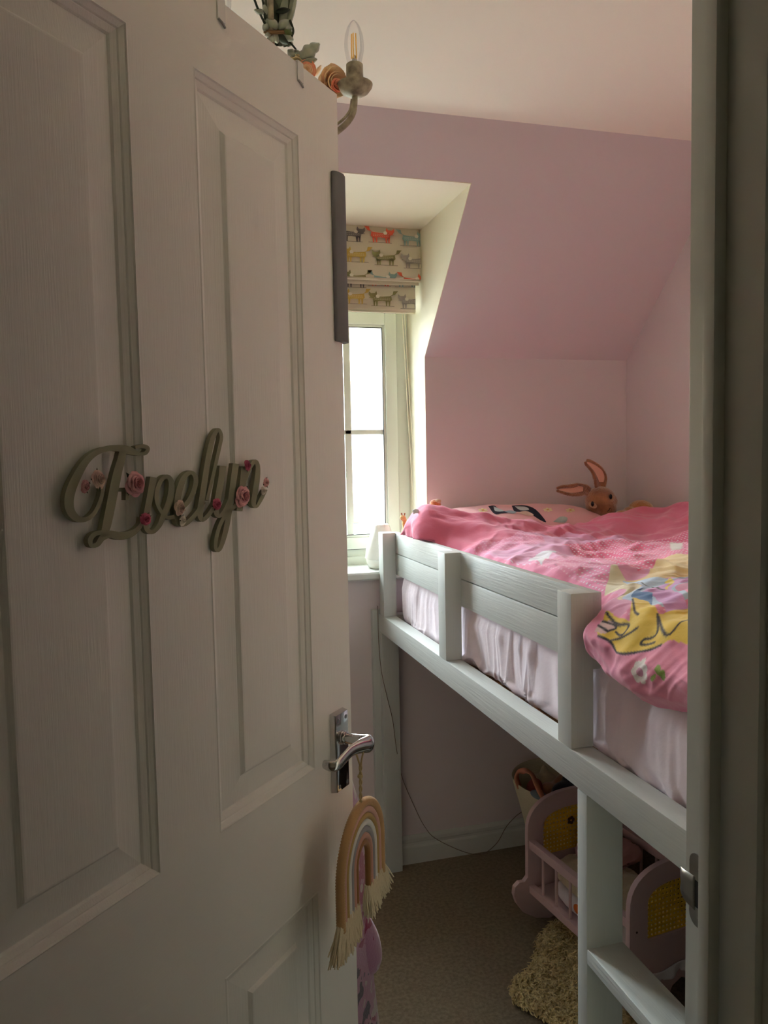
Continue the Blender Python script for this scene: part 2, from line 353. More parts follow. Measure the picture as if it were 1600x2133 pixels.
# handle
def handle(sgn):
    hd = bpy.data.objects.new('door_handle', None); COL.objects.link(hd); hd.parent = door; hd.location = (0.7165, 0 if sgn > 0 else DT, 0.997)
    hd.empty_display_size = 0.03
    hd['label'] = 'polished chrome lever handle on a rectangular backplate' if sgn > 0 else 'chrome lever handle on the back of the door'
    def hb(b, name, m, **k):
        if sgn < 0:
            for p in b.v: p.y = -p.y
        o = b.build(name, m, None, **k); o.parent = hd; return o
    hb(MB().add([(-0.0195,0,-0.061),(0.0195,0,-0.061),(0.0195,0,0.061),(-0.0195,0,0.061),(-0.0175,-0.0105,-0.059),(0.0175,-0.0105,-0.059),(0.0175,-0.0105,0.059),(-0.0175,-0.0105,0.059)],
       [(0,1,2,3),(4,5,6,7),(0,1,5,4),(1,2,6,5),(2,3,7,6),(3,0,4,7)]), 'backplate', M['chrome'], bevel=0.0012)
    for sx in (-1,1):
        for z in (-0.052, 0.050):
            hb(MB().lathe([(0.0032,-0.0108),(0.0024,-0.0112),(0.0008,-0.0104)], (sx*0.0115,0,z), 14, 'y'), 'screw', M['steel'])
    z0 = 0.021
    hb(MB().lathe([(0.0105,-0.0105),(0.0110,-0.012),(0.0105,-0.0135),(0.0085,-0.0140),(0.0098,-0.0155),(0.0098,-0.0175),(0.0078,-0.0185)], (0,0,z0), 26, 'y'), 'collar', M['chrome'])
    # lever: neck out from the plate, then a flat blade back along the door with a scrolled tip
    pts = crv([(0,-0.018,z0,0.0078,0.0078),(0,-0.038,z0,0.0088,0.0088),(-0.001,-0.052,z0,0.0118,0.011),(-0.010,-0.0605,z0+0.001,0.0128,0.0085),(-0.026,-0.0585,z0+0.0035,0.0112,0.0055),
               (-0.046,-0.0535,z0+0.0030,0.0090,0.0038),(-0.064,-0.0505,z0-0.003,0.0085,0.0036),(-0.076,-0.0480,z0-0.008,0.0085,0.0040),(-0.083,-0.0430,z0-0.009,0.0080,0.0046),(-0.085,-0.0360,z0-0.008,0.0074,0.0050),(-0.084,-0.0300,z0-0.008,0.0064,0.0046)], 6)
    b = MB(); n = 16; m_ = len(pts)
    for i, q in enumerate(pts):
        a = Vector(pts[min(i+1,m_-1)][:3])-Vector(pts[max(i-1,0)][:3]); a.normalize()
        side = a.cross(Vector((0,0,1))); side.normalize(); up = side.cross(a)
        for k in range(n):
            t = 2*math.pi*k/n; b.v.append(Vector(q[:3])+up*(q[3]*math.sin(t))+side*(q[4]*math.cos(t)))
    b.f = [(i*n+k, i*n+(k+1)%n, (i+1)*n+(k+1)%n, (i+1)*n+k) for i in range(m_-1) for k in range(n)]+[tuple(range(n-1,-1,-1)), tuple(range((m_-1)*n, m_*n))]
    hb(b, 'lever', M['chrome'], angle=60)
    return hd
handle(1); handle(-1)

# over-door hooks (rest on the door, so things of their own)
hookm = mat('white_enamelled_wire', (226,226,224), 0.4)
def over_hook(x, label):
    t = thing('over_door_hook', label, 'hook', DM@Vector((x, 0, DH)), 'hook straps over the door top')
    b = MB(DM); top = DH+0.002
    b.prism([(x-0.007,-0.0022),(x+0.007,-0.0022),(x+0.007,-0.0005),(x-0.007,-0.0005)], 'z', top-0.026, top)
    b.box((x-0.007,-0.0022,top-0.001),(x+0.007,DT+0.003,top+0.0008)); b.box((x-0.007,DT+0.001,top-0.10),(x+0.007,DT+0.0028,top))
    b.build('strap', hookm, t)
    MB(DM).tube([(x-0.006,-0.0014,top-0.025),(x-0.001,-0.003,top-0.028),(x+0.006,-0.002,top-0.031)], 0.0013, 8).build('wire_tip', M['steel'], t)
    MB(DM).tube(crv([(x,DT+0.003,top-0.09),(x,DT+0.02,top-0.115),(x,DT+0.045,top-0.11),(x,DT+0.05,top-0.085)],5), 0.003, 8).build('hook_arm', hookm, t)
over_hook(0.492, 'white hook strap over the door top, nearer the hinge side'); over_hook(0.661, 'white hook strap over the door top, nearest the handle edge of the door')

# grey foam finger guard round the door edge
b = MB(DM); pr = []
for k in range(0, 25):
    a = math.pi*1.5 - math.pi*k/24; pr.append((0.762-0.002+0.017*max(0,math.cos(a-math.pi)*-1)*1.0, 0))
out = [(0.737,-0.0005),(0.737,-0.006),(0.745,-0.010),(0.757,-0.0115),(0.768,-0.008),(0.774,0.002),(0.776,0.0175),(0.774,0.033),(0.768,0.043),(0.757,0.0465),(0.745,0.045),(0.737,0.041),(0.737,0.0355),(0.7625,0.0355),(0.7625,-0.0005)]
b.prism(out, 'z', 1.617, 1.866)
tag(b.build('finger_guard', M['grey'], bevel=0.003, angle=50), 'dark grey foam finger guard clipped on the edge of the white door', 'door guard')

# ---------------------------------------------------------------- script name sign with paper roses
sign = thing('name_sign', 'sage green wooden script name sign with paper roses on the door', 'sign', DM@Vector((0.39, 0, 1.30)))
def cp(x, y): return 100+x/3.0769, 860+y/3.0769
def glyph(strokes):
    b = MB(DM)
    for stroke in strokes:
        pts = crv(stroke, 7); n = len(pts); L_, R_ = [], []
        for i, q in enumerate(pts):
            a = pts[min(i+1,n-1)][:2]-pts[max(i-1,0)][:2]; a = a/(np.linalg.norm(a)+1e-9); nn = np.array([-a[1],a[0]])*q[2]/2
            # the letters are slimmer across than up because the door is seen at a slant
            L_.append(q[:2]+nn); R_.append(q[:2]-nn)
        for side, y in ((0,-0.0075),(1,-0.0015)):
            for p in L_+R_:
                q = dpt(*cp(*p), -0.0075); b.v.append(Vector((q.x, y, q.z)))
        base = len(b.v)-4*n
        f = lambda s, lr, i: base+s*2*n+lr*n+i
        for i in range(n-1):
            b.f += [(f(0,0,i),f(0,0,i+1),f(0,1,i+1),f(0,1,i)), (f(1,0,i),f(1,1,i),f(1,1,i+1),f(1,0,i+1)),
                    (f(0,0,i),f(1,0,i),f(1,0,i+1),f(0,0,i+1)), (f(0,1,i),f(0,1,i+1),f(1,1,i+1),f(1,1,i))]
        for i in (0, n-1): b.f.append((f(0,0,i),f(0,1,i),f(1,1,i),f(1,0,i)))
    o = b.build('letter', M['sage'], sign, angle=50); return o
glyph([[(560,222,20),(610,214,26),(640,228,26),(625,258,24),(580,262,24),(520,240,50),(450,226,42),(380,232,32),(310,255,36),(245,310,44),(190,400,54),(150,490,60),(135,570,60),(148,635,54),(190,678,42),(245,682,28),(295,645,26),(330,580,26),(350,510,24),(346,470,22)],
       [(482,240,46),(470,300,50),(450,370,54),(430,460,58),(410,560,58),(390,660,58),(372,740,52),(350,790,36)],
       [(345,765,26),(300,778,30),(272,812,32),(280,850,26),(318,842,32),(350,800,40),(400,778,46),(460,790,50),(520,780,44),(565,755,34),(598,715,24),(605,670,20)],
       [(455,492,24),(505,492,26)], [(510,500,24),(510,560,24)]])
glyph([[(678,412,46),(665,480,42),(650,560,40),(635,640,40),(627,700,38),(640,752,32),(675,762,26),(715,720,30),(745,650,38),(775,580,42),(790,510,40),(790,440,34),(765,408,26),(728,430,26),(700,500,28),(700,570,26),(725,630,22),(765,670,24),(820,665,28)]])
glyph([[(815,660,26),(860,610,28),(905,560,30),(938,490,30),(948,420,30),(920,382,24),(880,405,34),(850,470,40),(832,550,40),(828,630,40),(840,700,40),(875,712,30),(920,680,28),(965,625,26),(1000,570,24)]])
glyph([[(1020,560,20),(1050,440,22),(1075,330,22),(1100,220,22),(1112,150,22),(1092,108,22),(1062,150,30),(1040,230,34),(1020,340,36),(1003,450,38),(988,550,38),(975,640,38),(988,685,26),(1025,660,26),(1060,610,26),(1085,560,20)]])
glyph([[(1122,340,44),(1112,420,40),(1098,500,40),(1085,580,38),(1080,640,34),(1100,662,22),(1135,625,26),(1165,560,24)],
       [(1205,325,40),(1190,430,38),(1175,540,36),(1160,640,36),(1145,730,34),(1122,820,30),(1098,876,26),(1076,868,22),(1080,800,24),(1105,715,24),(1150,640,26),(1210,590,24)]])
glyph([[(1262,345,44),(1253,430,42),(1240,530,40),(1228,628,38)], [(1262,440,20),(1290,360,26),(1325,312,26),(1345,340,28),(1342,420,34),(1328,510,34),(1318,580,30),(1338,600,18),(1368,550,24),(1398,490,20)]])
rc = {n: mat('paper_petal_'+n, c, 0.85, bump=0.2, bscale=(500,500,500), bdist=0.0004, col2=c2, vscale=60) for n, c, c2 in
      (('cream',(226,204,184),(216,178,168)),('dusty_pink',(222,172,170),(206,150,152)),('pink',(236,182,184),(226,160,166)),('magenta',(204,104,130),(180,76,106)),('white',(232,226,210),(220,208,196)))}
def petal(b, M4, r, cup, wid, tip=0.0):
    def fn(u, v):
        a = (v-0.5)*wid; rr = r*u*(1-0.12*(2*v-1)**2+0.04*math.sin(9*v))
        h = cup*r*u**1.6+tip*r*max(0,u-0.7)
        return M4@Vector((rr*math.cos(a)*1.0, rr*math.sin(a), h))
    b.grid(fn, 4, 6)
def rose_mesh(r, seed):
    rnd = random.Random(seed); b = MB()
    for cnt, r1, H, r0, curl in ((6,1.0,0.16,0.10,0.10),(5,0.84,0.34,0.12,0.16),(5,0.66,0.50,0.14,0.18),(4,0.47,0.60,0.14,0.14),(3,0.30,0.66,0.10,0.10),(2,0.15,0.68,0.05,0.02)):
        off = rnd.uniform(0,6.28)
        for k in range(cnt):
            a = 2*math.pi*k/cnt+off+rnd.uniform(-0.12,0.12); wid = 2*math.pi/cnt*1.32; k1 = rnd.uniform(0.92,1.10); tl = rnd.uniform(-0.06,0.06); ru = rnd.uniform(0,6)
            def fn(u, v):
                q = 2*v-1; an = a+q*wid/2; edge = 1-0.22*q*q*u-0.05*math.exp(-(q/0.18)**2)*u
                rr = r*(r0+(r1*k1-r0)*(u**0.75)*edge)+0.03*r*q*(1 if cnt > 2 else 0); h = r*(H*(1-(1-u)**1.8)-curl*u**5+tl*u)*1.0+r*0.035*math.sin(5*q+ru)*u
                return Vector((rr*math.cos(an), rr*math.sin(an), h))
            b.grid(fn, 5, 8)
    return b
def put_rose(x, y, rpx, colr, seed, depth=-0.010):
    q = dpt(*cp(x, y), depth-0.004); r = rpx/3.0769/1602*(DM@q-Vector(EYE)).length*0.98
    rn = random.Random(seed)
    base = DM@Matrix.Translation((q.x, depth, q.z))@Matrix.Rotation(math.radians(90+rn.uniform(-8,8)),4,'X')@Matrix.Rotation(rn.uniform(-0.2,0.25),4,'Y')
    b = rose_mesh(r, seed); b.T = base; ro = b.build('rose', rc[colr], sign, recalc=False, angle=80)
    lf = MB(base)
    for k in range(3):
        a = rn.uniform(0,6.28); lf.add([(0,0,-0.0006*k), (r*0.7*math.cos(a-0.35), r*0.7*math.sin(a-0.35),0), (r*1.18*math.cos(a), r*1.18*math.sin(a),0.001), (r*0.7*math.cos(a+0.35), r*0.7*math.sin(a+0.35),0)], [(0,1,2,3)])
    lf.build('sepal', M['sagelf'], ro, recalc=False, solid=0.0004)
for a in ((338,428,62,'cream',1),(254,472,44,'dusty_pink',2),(572,455,84,'pink',3),(642,682,42,'magenta',4),(858,608,54,'cream',5),(880,692,36,'white',6),(1098,588,40,'magenta',7),(1292,338,40,'magenta',8),(1260,536,74,'pink',9),(1412,446,32,'dusty_pink',10),(1394,500,30,'white',11)): put_rose(*a)

# ---------------------------------------------------------------- rainbow hanging from the handle
rb = thing('macrame_rainbow', 'yarn rope rainbow with cream fringes hanging from the door handle', 'wall hanging', DM@Vector((0.694,-0.05,0.85)))
bands = [('rope_jute',(190,150,100)),('rope_dusty_pink',(206,160,146)),('rope_mustard',(176,146,84)),('rope_white',(222,222,216)),('rope_grey',(150,148,152)),('rope_peach',(196,146,128)),('rope_ochre',(150,104,56))]
cxr, czr, yr = 0.698, 0.843, -0.050; RT = math.radians(8)
DR = DM@Matrix.Translation((cxr,yr,0))@Matrix.Rotation(RT,4,'Z')@Matrix.Translation((-cxr,-yr,0))   # it hangs slightly turned away from the door
TL = Matrix.Translation((0,0,0))
def rpt(r, t, zend):   # t 0..1 along leg - arch - leg
    ll_, la = czr-zend, math.pi*r; tot = 2*ll_+la; s_ = t*tot
    if s_ < ll_: return (cxr-r, yr, zend+s_)
    if s_ < ll_+la:
        a = math.pi-(s_-ll_)/r; return (cxr+r*math.cos(a), yr, czr+r*math.sin(a))
    return (cxr+r, yr, czr-(s_-ll_-la))
rad = 0.0835
for i, (nm, c) in enumerate(bands):
    th = 0.0066 if i == 0 else 0.0048
    m = mat(nm, c, 0.95, bump=0.7, bscale=(500,500,500), bdist=0.001, sheen=0.2)
    zend = 0.781+0.0012*i; n = 190 if i == 0 else 60
    pts = [rpt(rad, k/n, zend) for k in range(n+1)]
    rs = [th*(1+(0.09 if k%2 else -0.09)) if i == 0 else th for k in range(n+1)]
    MB(DR).tube(pts, rs, 12).build('rope_band', m, rb, angle=80)
    if i == 0:
        fine = None
    rad -= (0.0066+0.0046 if i == 0 else 0.0094)
fr_m = mat('cream_yarn_fringe', (222,208,178), 0.95, bump=0.5, bscale=(900,900,60), bdist=0.001)
for sx in (-1, 1):
    b = MB(DR)
    for k in range(460):
        r0 = random.uniform(0.0205, 0.0905); x0 = cxr+sx*r0; dy = random.uniform(-0.006,0.006)
        out_ = (r0-0.0205)/0.070; L_ = random.uniform(0.036,0.056)*(1.0-0.1*out_)
        z0 = 0.792; fan = sx*(out_*0.020+random.uniform(-0.004,0.006)); k1 = random.uniform(-0.003,0.003)
        b.tube([(x0,yr+dy*0.6,z0),(x0+fan*0.45+k1,yr+dy,z0-L_*0.5),(x0+fan,yr+dy*1.5+random.uniform(-.002,.002),z0-L_)], [0.0014,0.0015,0.0009], 4)
    b.build('fringe', fr_m, rb, kind='stuff')
b = MB(DM); hx, hy, hz = 0.690, -0.0545, 1.016
for s_ in (-1,1):
    b.tube(crv([(hx+0.001,hy+s_*0.005,hz+0.0085),(hx,hy+s_*0.0068,hz-0.002),(hx+0.001,hy+s_*0.003,hz-0.016),(hx+0.003,hy+s_*0.0008,hz-0.026)],5), 0.0014, 7)
for s_ in (0, math.pi):
    b.tube([(hx+0.003+0.005*t+0.0014*math.cos(18*t+s_), hy+0.004*t+0.0014*math.sin(18*t+s_), hz-0.022-0.064*t) for t in [i/40 for i in range(41)]], 0.0014, 7)
b.ball((hx+0.0045,hy+0.002,hz-0.043), (0.0042,0.0042,0.0035), 14, 8); b.tube([(hx,hy-0.005,hz+0.009),(hx,hy+0.005,hz+0.009)],0.0014,7)
b.build('hanging_cord', mat('undyed_cord', (196,174,128), 0.9, bump=0.5, bscale=(700,700,700)), rb, angle=80)

# ---------------------------------------------------------------- dressing gown on the back of the door
def robe_mat():
    m = mat('printed_fleece', (178,128,160), 1.0, sheen=0.6, bump=0.6, bscale=(260,260,260), bdist=0.002)
    nt = m.node_tree; N = nt.nodes; L = nt.links; p = N['Principled BSDF']
    tc = N.new('ShaderNodeTexCoord'); vo = N.new('ShaderNodeTexVoronoi'); vo.inputs['Scale'].default_value = 14
    nz = N.new('ShaderNodeTexNoise'); nz.inputs['Scale'].default_value = 25
    mx = N.new('ShaderNodeMixRGB'); mx.inputs[0].default_value = 0.25
    L.new(tc.outputs['Object'], mx.inputs[1]); L.new(nz.outputs['Color'], mx.inputs[2]); L.new(tc.outputs['Object'], nz.inputs['Vector']); L.new(mx.outputs[0], vo.inputs['Vector'])
    sep = N.new('ShaderNodeSeparateColor'); L.new(vo.outputs['Color'], sep.inputs[0])
    r = N.new('ShaderNodeValToRGB'); r.color_ramp.interpolation = 'CONSTANT'; L.new(sep.outputs[0], r.inputs[0])
    e = r.color_ramp.elements; e[0].color = srgb((178,128,160))+(1,); e[1].position = 0.62; e[1].color = srgb((42,38,66))+(1,)
    q = e.new(0.74); q.color = srgb((146,36,84))+(1,); q = e.new(0.86); q.color = srgb((190,180,178))+(1,)
    L.new(r.outputs[0], p.inputs['Base Color']); return m
rm = robe_mat()
rg = thing('dressing_gown', 'pink and purple patterned fleece gown hanging behind the door edge', 'dressing gown', DM@Vector((0.68,0.09,1.88)))
def gown(u, v):
    z = 1.86-1.58*v; a = 2*math.pi*u
    xr = float(np.interp(z, [0.25,0.357,0.48,0.553,0.653,0.81,0.85,0.90,1.10,1.40,1.86], [0.970,0.956,0.934,0.930,0.922,0.900,0.884,0.862,0.80,0.76,0.70]))
    hw = xr-0.66; k = min(1, v*1.9); fold = 1+0.05*math.sin(7*a+3*v)*k*abs(math.sin(a))+0.03*math.sin(13*a-6*v)*k*abs(math.sin(a))
    return Vector((0.66+hw*math.cos(a), 0.066+(0.012+0.012*k)*math.sin(a)*fold, z))
MB(DM).grid(gown, 72, 60).build('gown_body', rm, rg, angle=80)
MB(DM).tube(crv([(0.70,0.100,1.72),(0.77,0.100,1.45),(0.80,0.095,1.10),(0.83,0.090,0.84),(0.875,0.085,0.66),(0.915,0.080,0.55),(0.934,0.080,0.478)],6), [0.022]*25+[0.026,0.028,0.031,0.033,0.035,0.036,0.036,0.036,0.034,0.030,0.020,0.006], 18).build('sleeve', rm, rg, angle=80)
MB(DM).tube(crv([(0.66,0.06,1.90),(0.655,0.075,1.84),(0.67,0.09,1.80)],5), 0.004, 8).build('hanging_loop', rm, rg)

# ---------------------------------------------------------------- loft bed
BX, BT = 0.679, 0.045
bed = thing('loft_bed', 'white painted wooden mid-sleeper bed with guard rail and ladder', 'bed', (BX, 1.6, 0))
def bb(name, a, b_, m='bed', bev=0.003): return MB().box(a, b_).build(name, M[m], bed, bevel=bev)
bb('side_rail', (BX,0.66,0.850), (BX+BT,2.525,0.912)); bb('side_rail', (1.60,0.66,0.850), (1.645,2.525,0.912))
bb('end_rail', (BX+BT,2.48,0.850), (1.60,2.525,0.912)); bb('end_rail', (BX+BT,0.66,0.850), (1.60,0.705,0.912))
bb('slat_ledge', (BX+BT,0.705,0.850), (BX+BT+0.025,2.48,0.870), 'pine'); bb('slat_ledge', (1.575,0.705,0.850), (1.60,2.48,0.870), 'pine')
for k in range(15):
    y = 0.74+k*0.118; MB().box((BX+BT+0.001,y,0.8705),(1.599,y+0.070,0.8885)).build('slat', M['pine'], bed, bevel=0.002)
for y0, y1 in ((2.458,2.511),(1.860,1.914),(1.212,1.262)):
    bb('guard_post', (BX,y0,0.9125), (BX+BT,y1,1.1945), 'bedv', 0.0025)
for z0, z1 in ((1.053,1.1235),(1.1255,1.1935)):
    bd = MB().box((BX+BT,1.216,z0),(BX+BT+0.019,2.500,z1)).build('guard_board', M['bed'], bed, bevel=0.0025)
bb('leg', (BX,2.495,0), (0.739,2.522,0.8498), 'bedv')
bb('wall_batten', (0.655,2.5225,0.10), (0.70,2.5465,0.925), 'bedv', 0.002)
bb('leg', (1.58,2.48,0), (1.645,2.525,0.8498), 'bedv'); bb('leg', (1.58,0.66,0), (1.645,0.705,0.8498), 'bedv'); bb('leg', (BX,0.66,0), (BX+0.06,0.705,0.8498), 'bedv')
for y0, y1 in ((1.160,1.192),(0.790,0.822)):
    MB().box((BX,y0,0),(BX+0.072,y1,0.8495)).build('ladder_side', M['bedv'], bed, bevel=0.0025)
for z in (0.571, 0.285):
    MB().box((BX,0.822,z-0.027),(BX+0.072,1.160,z)).build('ladder_rung', M['bed'], bed, bevel=0.0025)
MB().lathe([(0.004,-0.0006),(0.003,-0.001),(0.0005,-0.0002)], (BX,1.888,1.035), 12, 'x').build('screw_cap', M['trimw'], bed)

# fitted sheet over the mattress
def n3(x, y, z, s): return noise.noise(Vector((x*s, y*s, z*s)))
def crease(p, s, w_=0.35):
    q = Vector((p.x*s, p.y*s, p.z*s)); a = noise.noise(q+Vector((noise.noise(q*0.6)*1.4,noise.noise(q*0.6+Vector((9,3,1)))*1.4,0)))
    return max(0.0, 1-abs(a)/w_)**2
mx0, mx1, my0, my1, mz0, mz1 = 0.744, 1.595, 0.715, 2.472, 0.8895, 1.125
def sq(c, e): return math.copysign(abs(c)**e, c)
b = MB(); nu, nvv = 260, 420
def matt(u, v):
    a = 2*math.pi*u; y = my0+(my1-my0)*v
    edge = min(1, min(v, 1-v)*(my1-my0)/0.07); er = 1-(1-edge)**2*0.35
    cx_, cz_ = (mx0+mx1)/2, (mz0+mz1)/2; hx_, hz_ = (mx1-mx0)/2, (mz1-mz0)/2
    x = cx_+hx_*sq(math.cos(a),0.13)*(1-(1-er)*0.25); z = cz_+hz_*sq(math.sin(a),0.13)*er
    p = Vector((x,y,z)); s = -1 if x < cx_ else 1
    d = 0.0045*noise.noise(p*7)
    for an, sc, am in ((1.0,9,0.009),(-1.1,11,0.008),(0.5,24,0.0045),(2.3,6,0.007),(1.45,16,0.006)):   # creases running across the side
        q = Vector(((y*math.cos(an)+z*math.sin(an))*sc, (-y*math.sin(an)+z*math.cos(an))*sc*0.33, x*3)); q += Vector((noise.noise(q*0.8)*0.7, noise.noise(q*0.8+Vector((5,5,5)))*0.7, 0))
        d += am*max(0,1-abs(noise.noise(q))*5.0)**1.3*max(0.0,0.45+2.4*noise.noise(p*5+Vector((sc,0,sc*0.3))))
    if x < cx_:
        zf = 0.968+0.010*math.sin(5*y+1)
        zf -= 0.010*(1.2-y); fold = max(0.0, 1-abs(z-zf)/0.014)*(0.014 if y < 1.5 else 0.003)
        fold += 0.010*max(0.0, 1-abs(z-(1.03-0.16*(1.25-y)))/0.016)*(1 if y < 1.25 else 0)
        if z < 1.052: x = x-0.005-0.003*max(0,1-abs(z-0.985)/0.075)-d+fold+0.005*math.sin(4.2*y+1); x = max(x, 0.7262)
        else: x = max(x, 0.7445)
    else: x += d
    z += d*0.5 if z > cz_ else 0
    return Vector((x,y,max(z,mz0)))
b.grid(matt, nu, nvv)
n_ = nvv+1; b.f += [tuple(i*n_ for i in range(nu)), tuple(i*n_+nvv for i in range(nu))]
tag(b.build('mattress', M['sheet'], smooth=True, angle=75), 'thick mattress in a creased pale pink fitted sheet on the loft bed', 'mattress')

# duvet: a cloth sheet laid over the bed, with turned back head end
ctl = []
for u, v, y in [(852,1068,2.26),(870,1059,2.26),(900,1057,2.25),(950,1066,2.23),(1000,1078,2.2),(1050,1080,2.18),(1090,1090,2.14),(1130,1104,2.08),(1160,1116,2.0),(1200,1133,1.9),(1240,1152,1.78),(1275,1170,1.66),
                (1170,1100,2.2),(1215,1090,2.2),(1260,1076,2.2),(1300,1067,2.2),(1350,1062,2.2),(1380,1062,2.18),(1400,1062,2.12),(1430,1042,2.1)]:
    p = at(u, v, Y=y); ctl.append((p.x, p.y, p.z))
for x, y, z in [(0.74,2.36,1.20),(0.9,2.36,1.165),(1.1,2.34,1.15),(1.3,2.32,1.15),(1.5,2.34,1.16),(1.62,2.34,1.17),
                (0.76,2.08,1.205),(0.80,1.95,1.185),(0.95,1.95,1.205),(0.80,1.75,1.195),(0.92,1.72,1.205),(0.80,1.5,1.195),(0.9,1.5,1.20),(0.8,1.3,1.19),(0.95,1.35,1.195),(1.05,1.55,1.205),
                (1.2,1.95,1.19),(1.35,2.02,1.19),(1.15,1.75,1.195),(1.3,1.7,1.2),(1.5,1.95,1.22),(1.45,1.6,1.21),(1.6,1.6,1.23),(1.6,1.9,1.27),(1.2,1.35,1.21),(1.5,1.3,1.2),
                (0.74,1.15,1.18),(0.74,0.95,1.175),(0.9,1.1,1.20),(0.9,0.85,1.19),(1.2,1.0,1.2),(1.5,0.9,1.19),(1.2,0.74,1.18),(0.75,0.74,1.17)]: ctl.append((x,y,z))
C3 = np.array(ctl)
def tps(r): return np.where(r > 1e-9, r*r*np.log(r+1e-12), 0)
n = len(C3); K = tps(np.linalg.norm(C3[:,None,:2]-C3[None,:,:2], axis=2))+np.eye(n)*2e-4
P_ = np.hstack([np.ones((n,1)), C3[:,:2]]); A = np.zeros((n+3,n+3)); A[:n,:n] = K; A[:n,n:] = P_; A[n:,:n] = P_.T
sol = np.linalg.solve(A, np.hstack([C3[:,2], np.zeros(3)]))
def hgt(X_, Y_):
    r = np.sqrt((X_[...,None]-C3[:,0])**2+(Y_[...,None]-C3[:,1])**2)
    return tps(r)@sol[:n]+sol[n]+sol[n+1]*X_+sol[n+2]*Y_
ys = np.concatenate([np.arange(0.73,0.86,0.006), np.arange(0.86,1.40,0.0017), np.arange(1.40,2.385,0.0048)])
tt = np.concatenate([np.linspace(-0.115,0.0,66,endpoint=False), np.arange(0,0.32,0.0019), np.arange(0.32,0.885,0.0052)])
YY, TT = np.meshgrid(ys, tt, indexing='ij')
def sm(a, b_, x): t = np.clip((x-a)/(b_-a),0,1); return t*t*(3-2*t)
kf = sm(1.165,1.225,YY); kh = sm(2.10,2.20,YY)
XF = 0.702*(1-kf)+0.768*kf*(1-kh)+0.722*kf*kh         # front edge of the cloth
ZBt = np.interp(YY, [0.73,0.93,1.0,1.05,1.10,1.16,1.19,1.24,2.08,2.2,2.385], [1.10,1.066,1.052,1.056,1.061,1.075,1.11,1.13,1.14,1.15,1.15])
ZT = hgt(np.minimum(XF+np.maximum(TT,0)+0.012,1.64), YY)
XX = XF+np.maximum(TT,0)
fr = np.clip(-TT/0.115,0,1)                             # 0 at the top edge, 1 at the hem
r_ = 0.035; rd = np.clip(TT/r_,0,1); ZT = ZT-0.022*(1-rd)**2
ZZ = np.where(TT >= 0, ZT, ZT-(ZT-ZBt)*fr)
XX = np.where(TT < 0, XX-0.010*np.sin(np.pi*np.clip(fr,0,1))+0.022*sm(0.72,1.0,fr), XX)
he = sm(2.30,2.385,YY); ZZ = ZZ-0.07*he*(ZZ > 1.13)*(TT >= 0)
ZZ = np.maximum(ZZ, 1.128-0.2*(TT < 0)); we = sm(0.80,0.885,TT); ZZ = ZZ-0.03*we
print('duvet verts', XX.size)
verts = np.stack([XX,YY,ZZ], -1).reshape(-1,3)
dz = np.zeros(len(verts))
TTf, YYf, XXf, ZZf = TT.ravel(), YY.ravel(), XX.ravel(), ZZ.ravel()
SX = np.where(TTf < 0, TTf, TTf)                        # cloth coordinate across
def wr(sx, sy, ang, wv, seed, amp, sharp=1.4):
    out = np.zeros(len(verts)); ca, sa = math.cos(ang), math.sin(ang)
    for i in range(len(verts)):
        x, y = SX[i]*sx, YYf[i]*sy
        w1 = noise.noise((x*wv+seed, y*wv, seed)); a = noise.noise(((x*ca+y*sa)+w1*0.9, (-x*sa+y*ca)*0.38+w1*0.5, seed*2.1))
        t_ = 1-min(1,abs(a)*2.6); out[i] = amp*t_*t_*(3-2*t_)
    return out
dz += wr(6,6,0.9,0.25,1.3,0.014)+wr(13,13,0.4,0.2,4.7,0.0060)+wr(9,9,2.2,0.2,8.2,0.009)+wr(34,34,1.1,0.2,2.2,0.0016)+wr(24,24,-0.5,0.2,6.2,0.0024)
sidek = np.clip(-TTf/0.03,0,1)
verts[:,2] += dz*(1-sidek)-0.011*(1-sidek); verts[:,0] -= dz*sidek*0.9
verts[:,0] = np.where((YYf > 1.205)&(YYf < 2.10)&(TTf < 0.05), np.maximum(verts[:,0], 0.7455), verts[:,0])
verts[:,0] = np.where((YYf > 1.205)&(verts[:,2] < 1.200), np.maximum(verts[:,0], 0.7455), verts[:,0])
nI, nJ = YY.shape
faces = [(i*nJ+j, i*nJ+j+1, (i+1)*nJ+j+1, (i+1)*nJ+j) for i in range(nI-1) for j in range(nJ-1)]
me = bpy.data.meshes.new('duvet'); me.from_pydata(verts.tolist(), [], faces)
me.polygons.foreach_set('use_smooth', [True]*len(faces))
# printed pattern, in cloth coordinates (position along the bed, distance across from the front edge)
colr = np.tile(np.array(srgb((226,138,172))), (len(verts),1)); dots = np.zeros(len(verts))
def cl(u, v, z=None, X=None):
    p = at(u, v, Z=z) if z is not None else at(u, v, X=X)
    if z is not None and p.x < 0.702+0.06*float(sm(1.165,1.225,np.array(p.y))):
        p = at(u, v, X=0.702); return (-(1.185-p.z), p.y)
    if z is not None:
        k1 = float(sm(1.165,1.225,np.array(p.y))); k2 = float(sm(2.10,2.20,np.array(p.y))); xf = 0.702*(1-k1)+0.768*k1*(1-k2)+0.722*k1*k2
        return (p.x-xf, p.y)
    zt = 1.165; return (-(zt-p.z), p.y)
def paint(poly, c, z=None, X=None, warp=0.0, d=None):
    q = [cl(u, v, z, X) for u, v in poly]; m_ = inpoly(TTf, YYf, q); colr[m_] = srgb(c); 
    dots[m_] = 0.0 if d is None else d
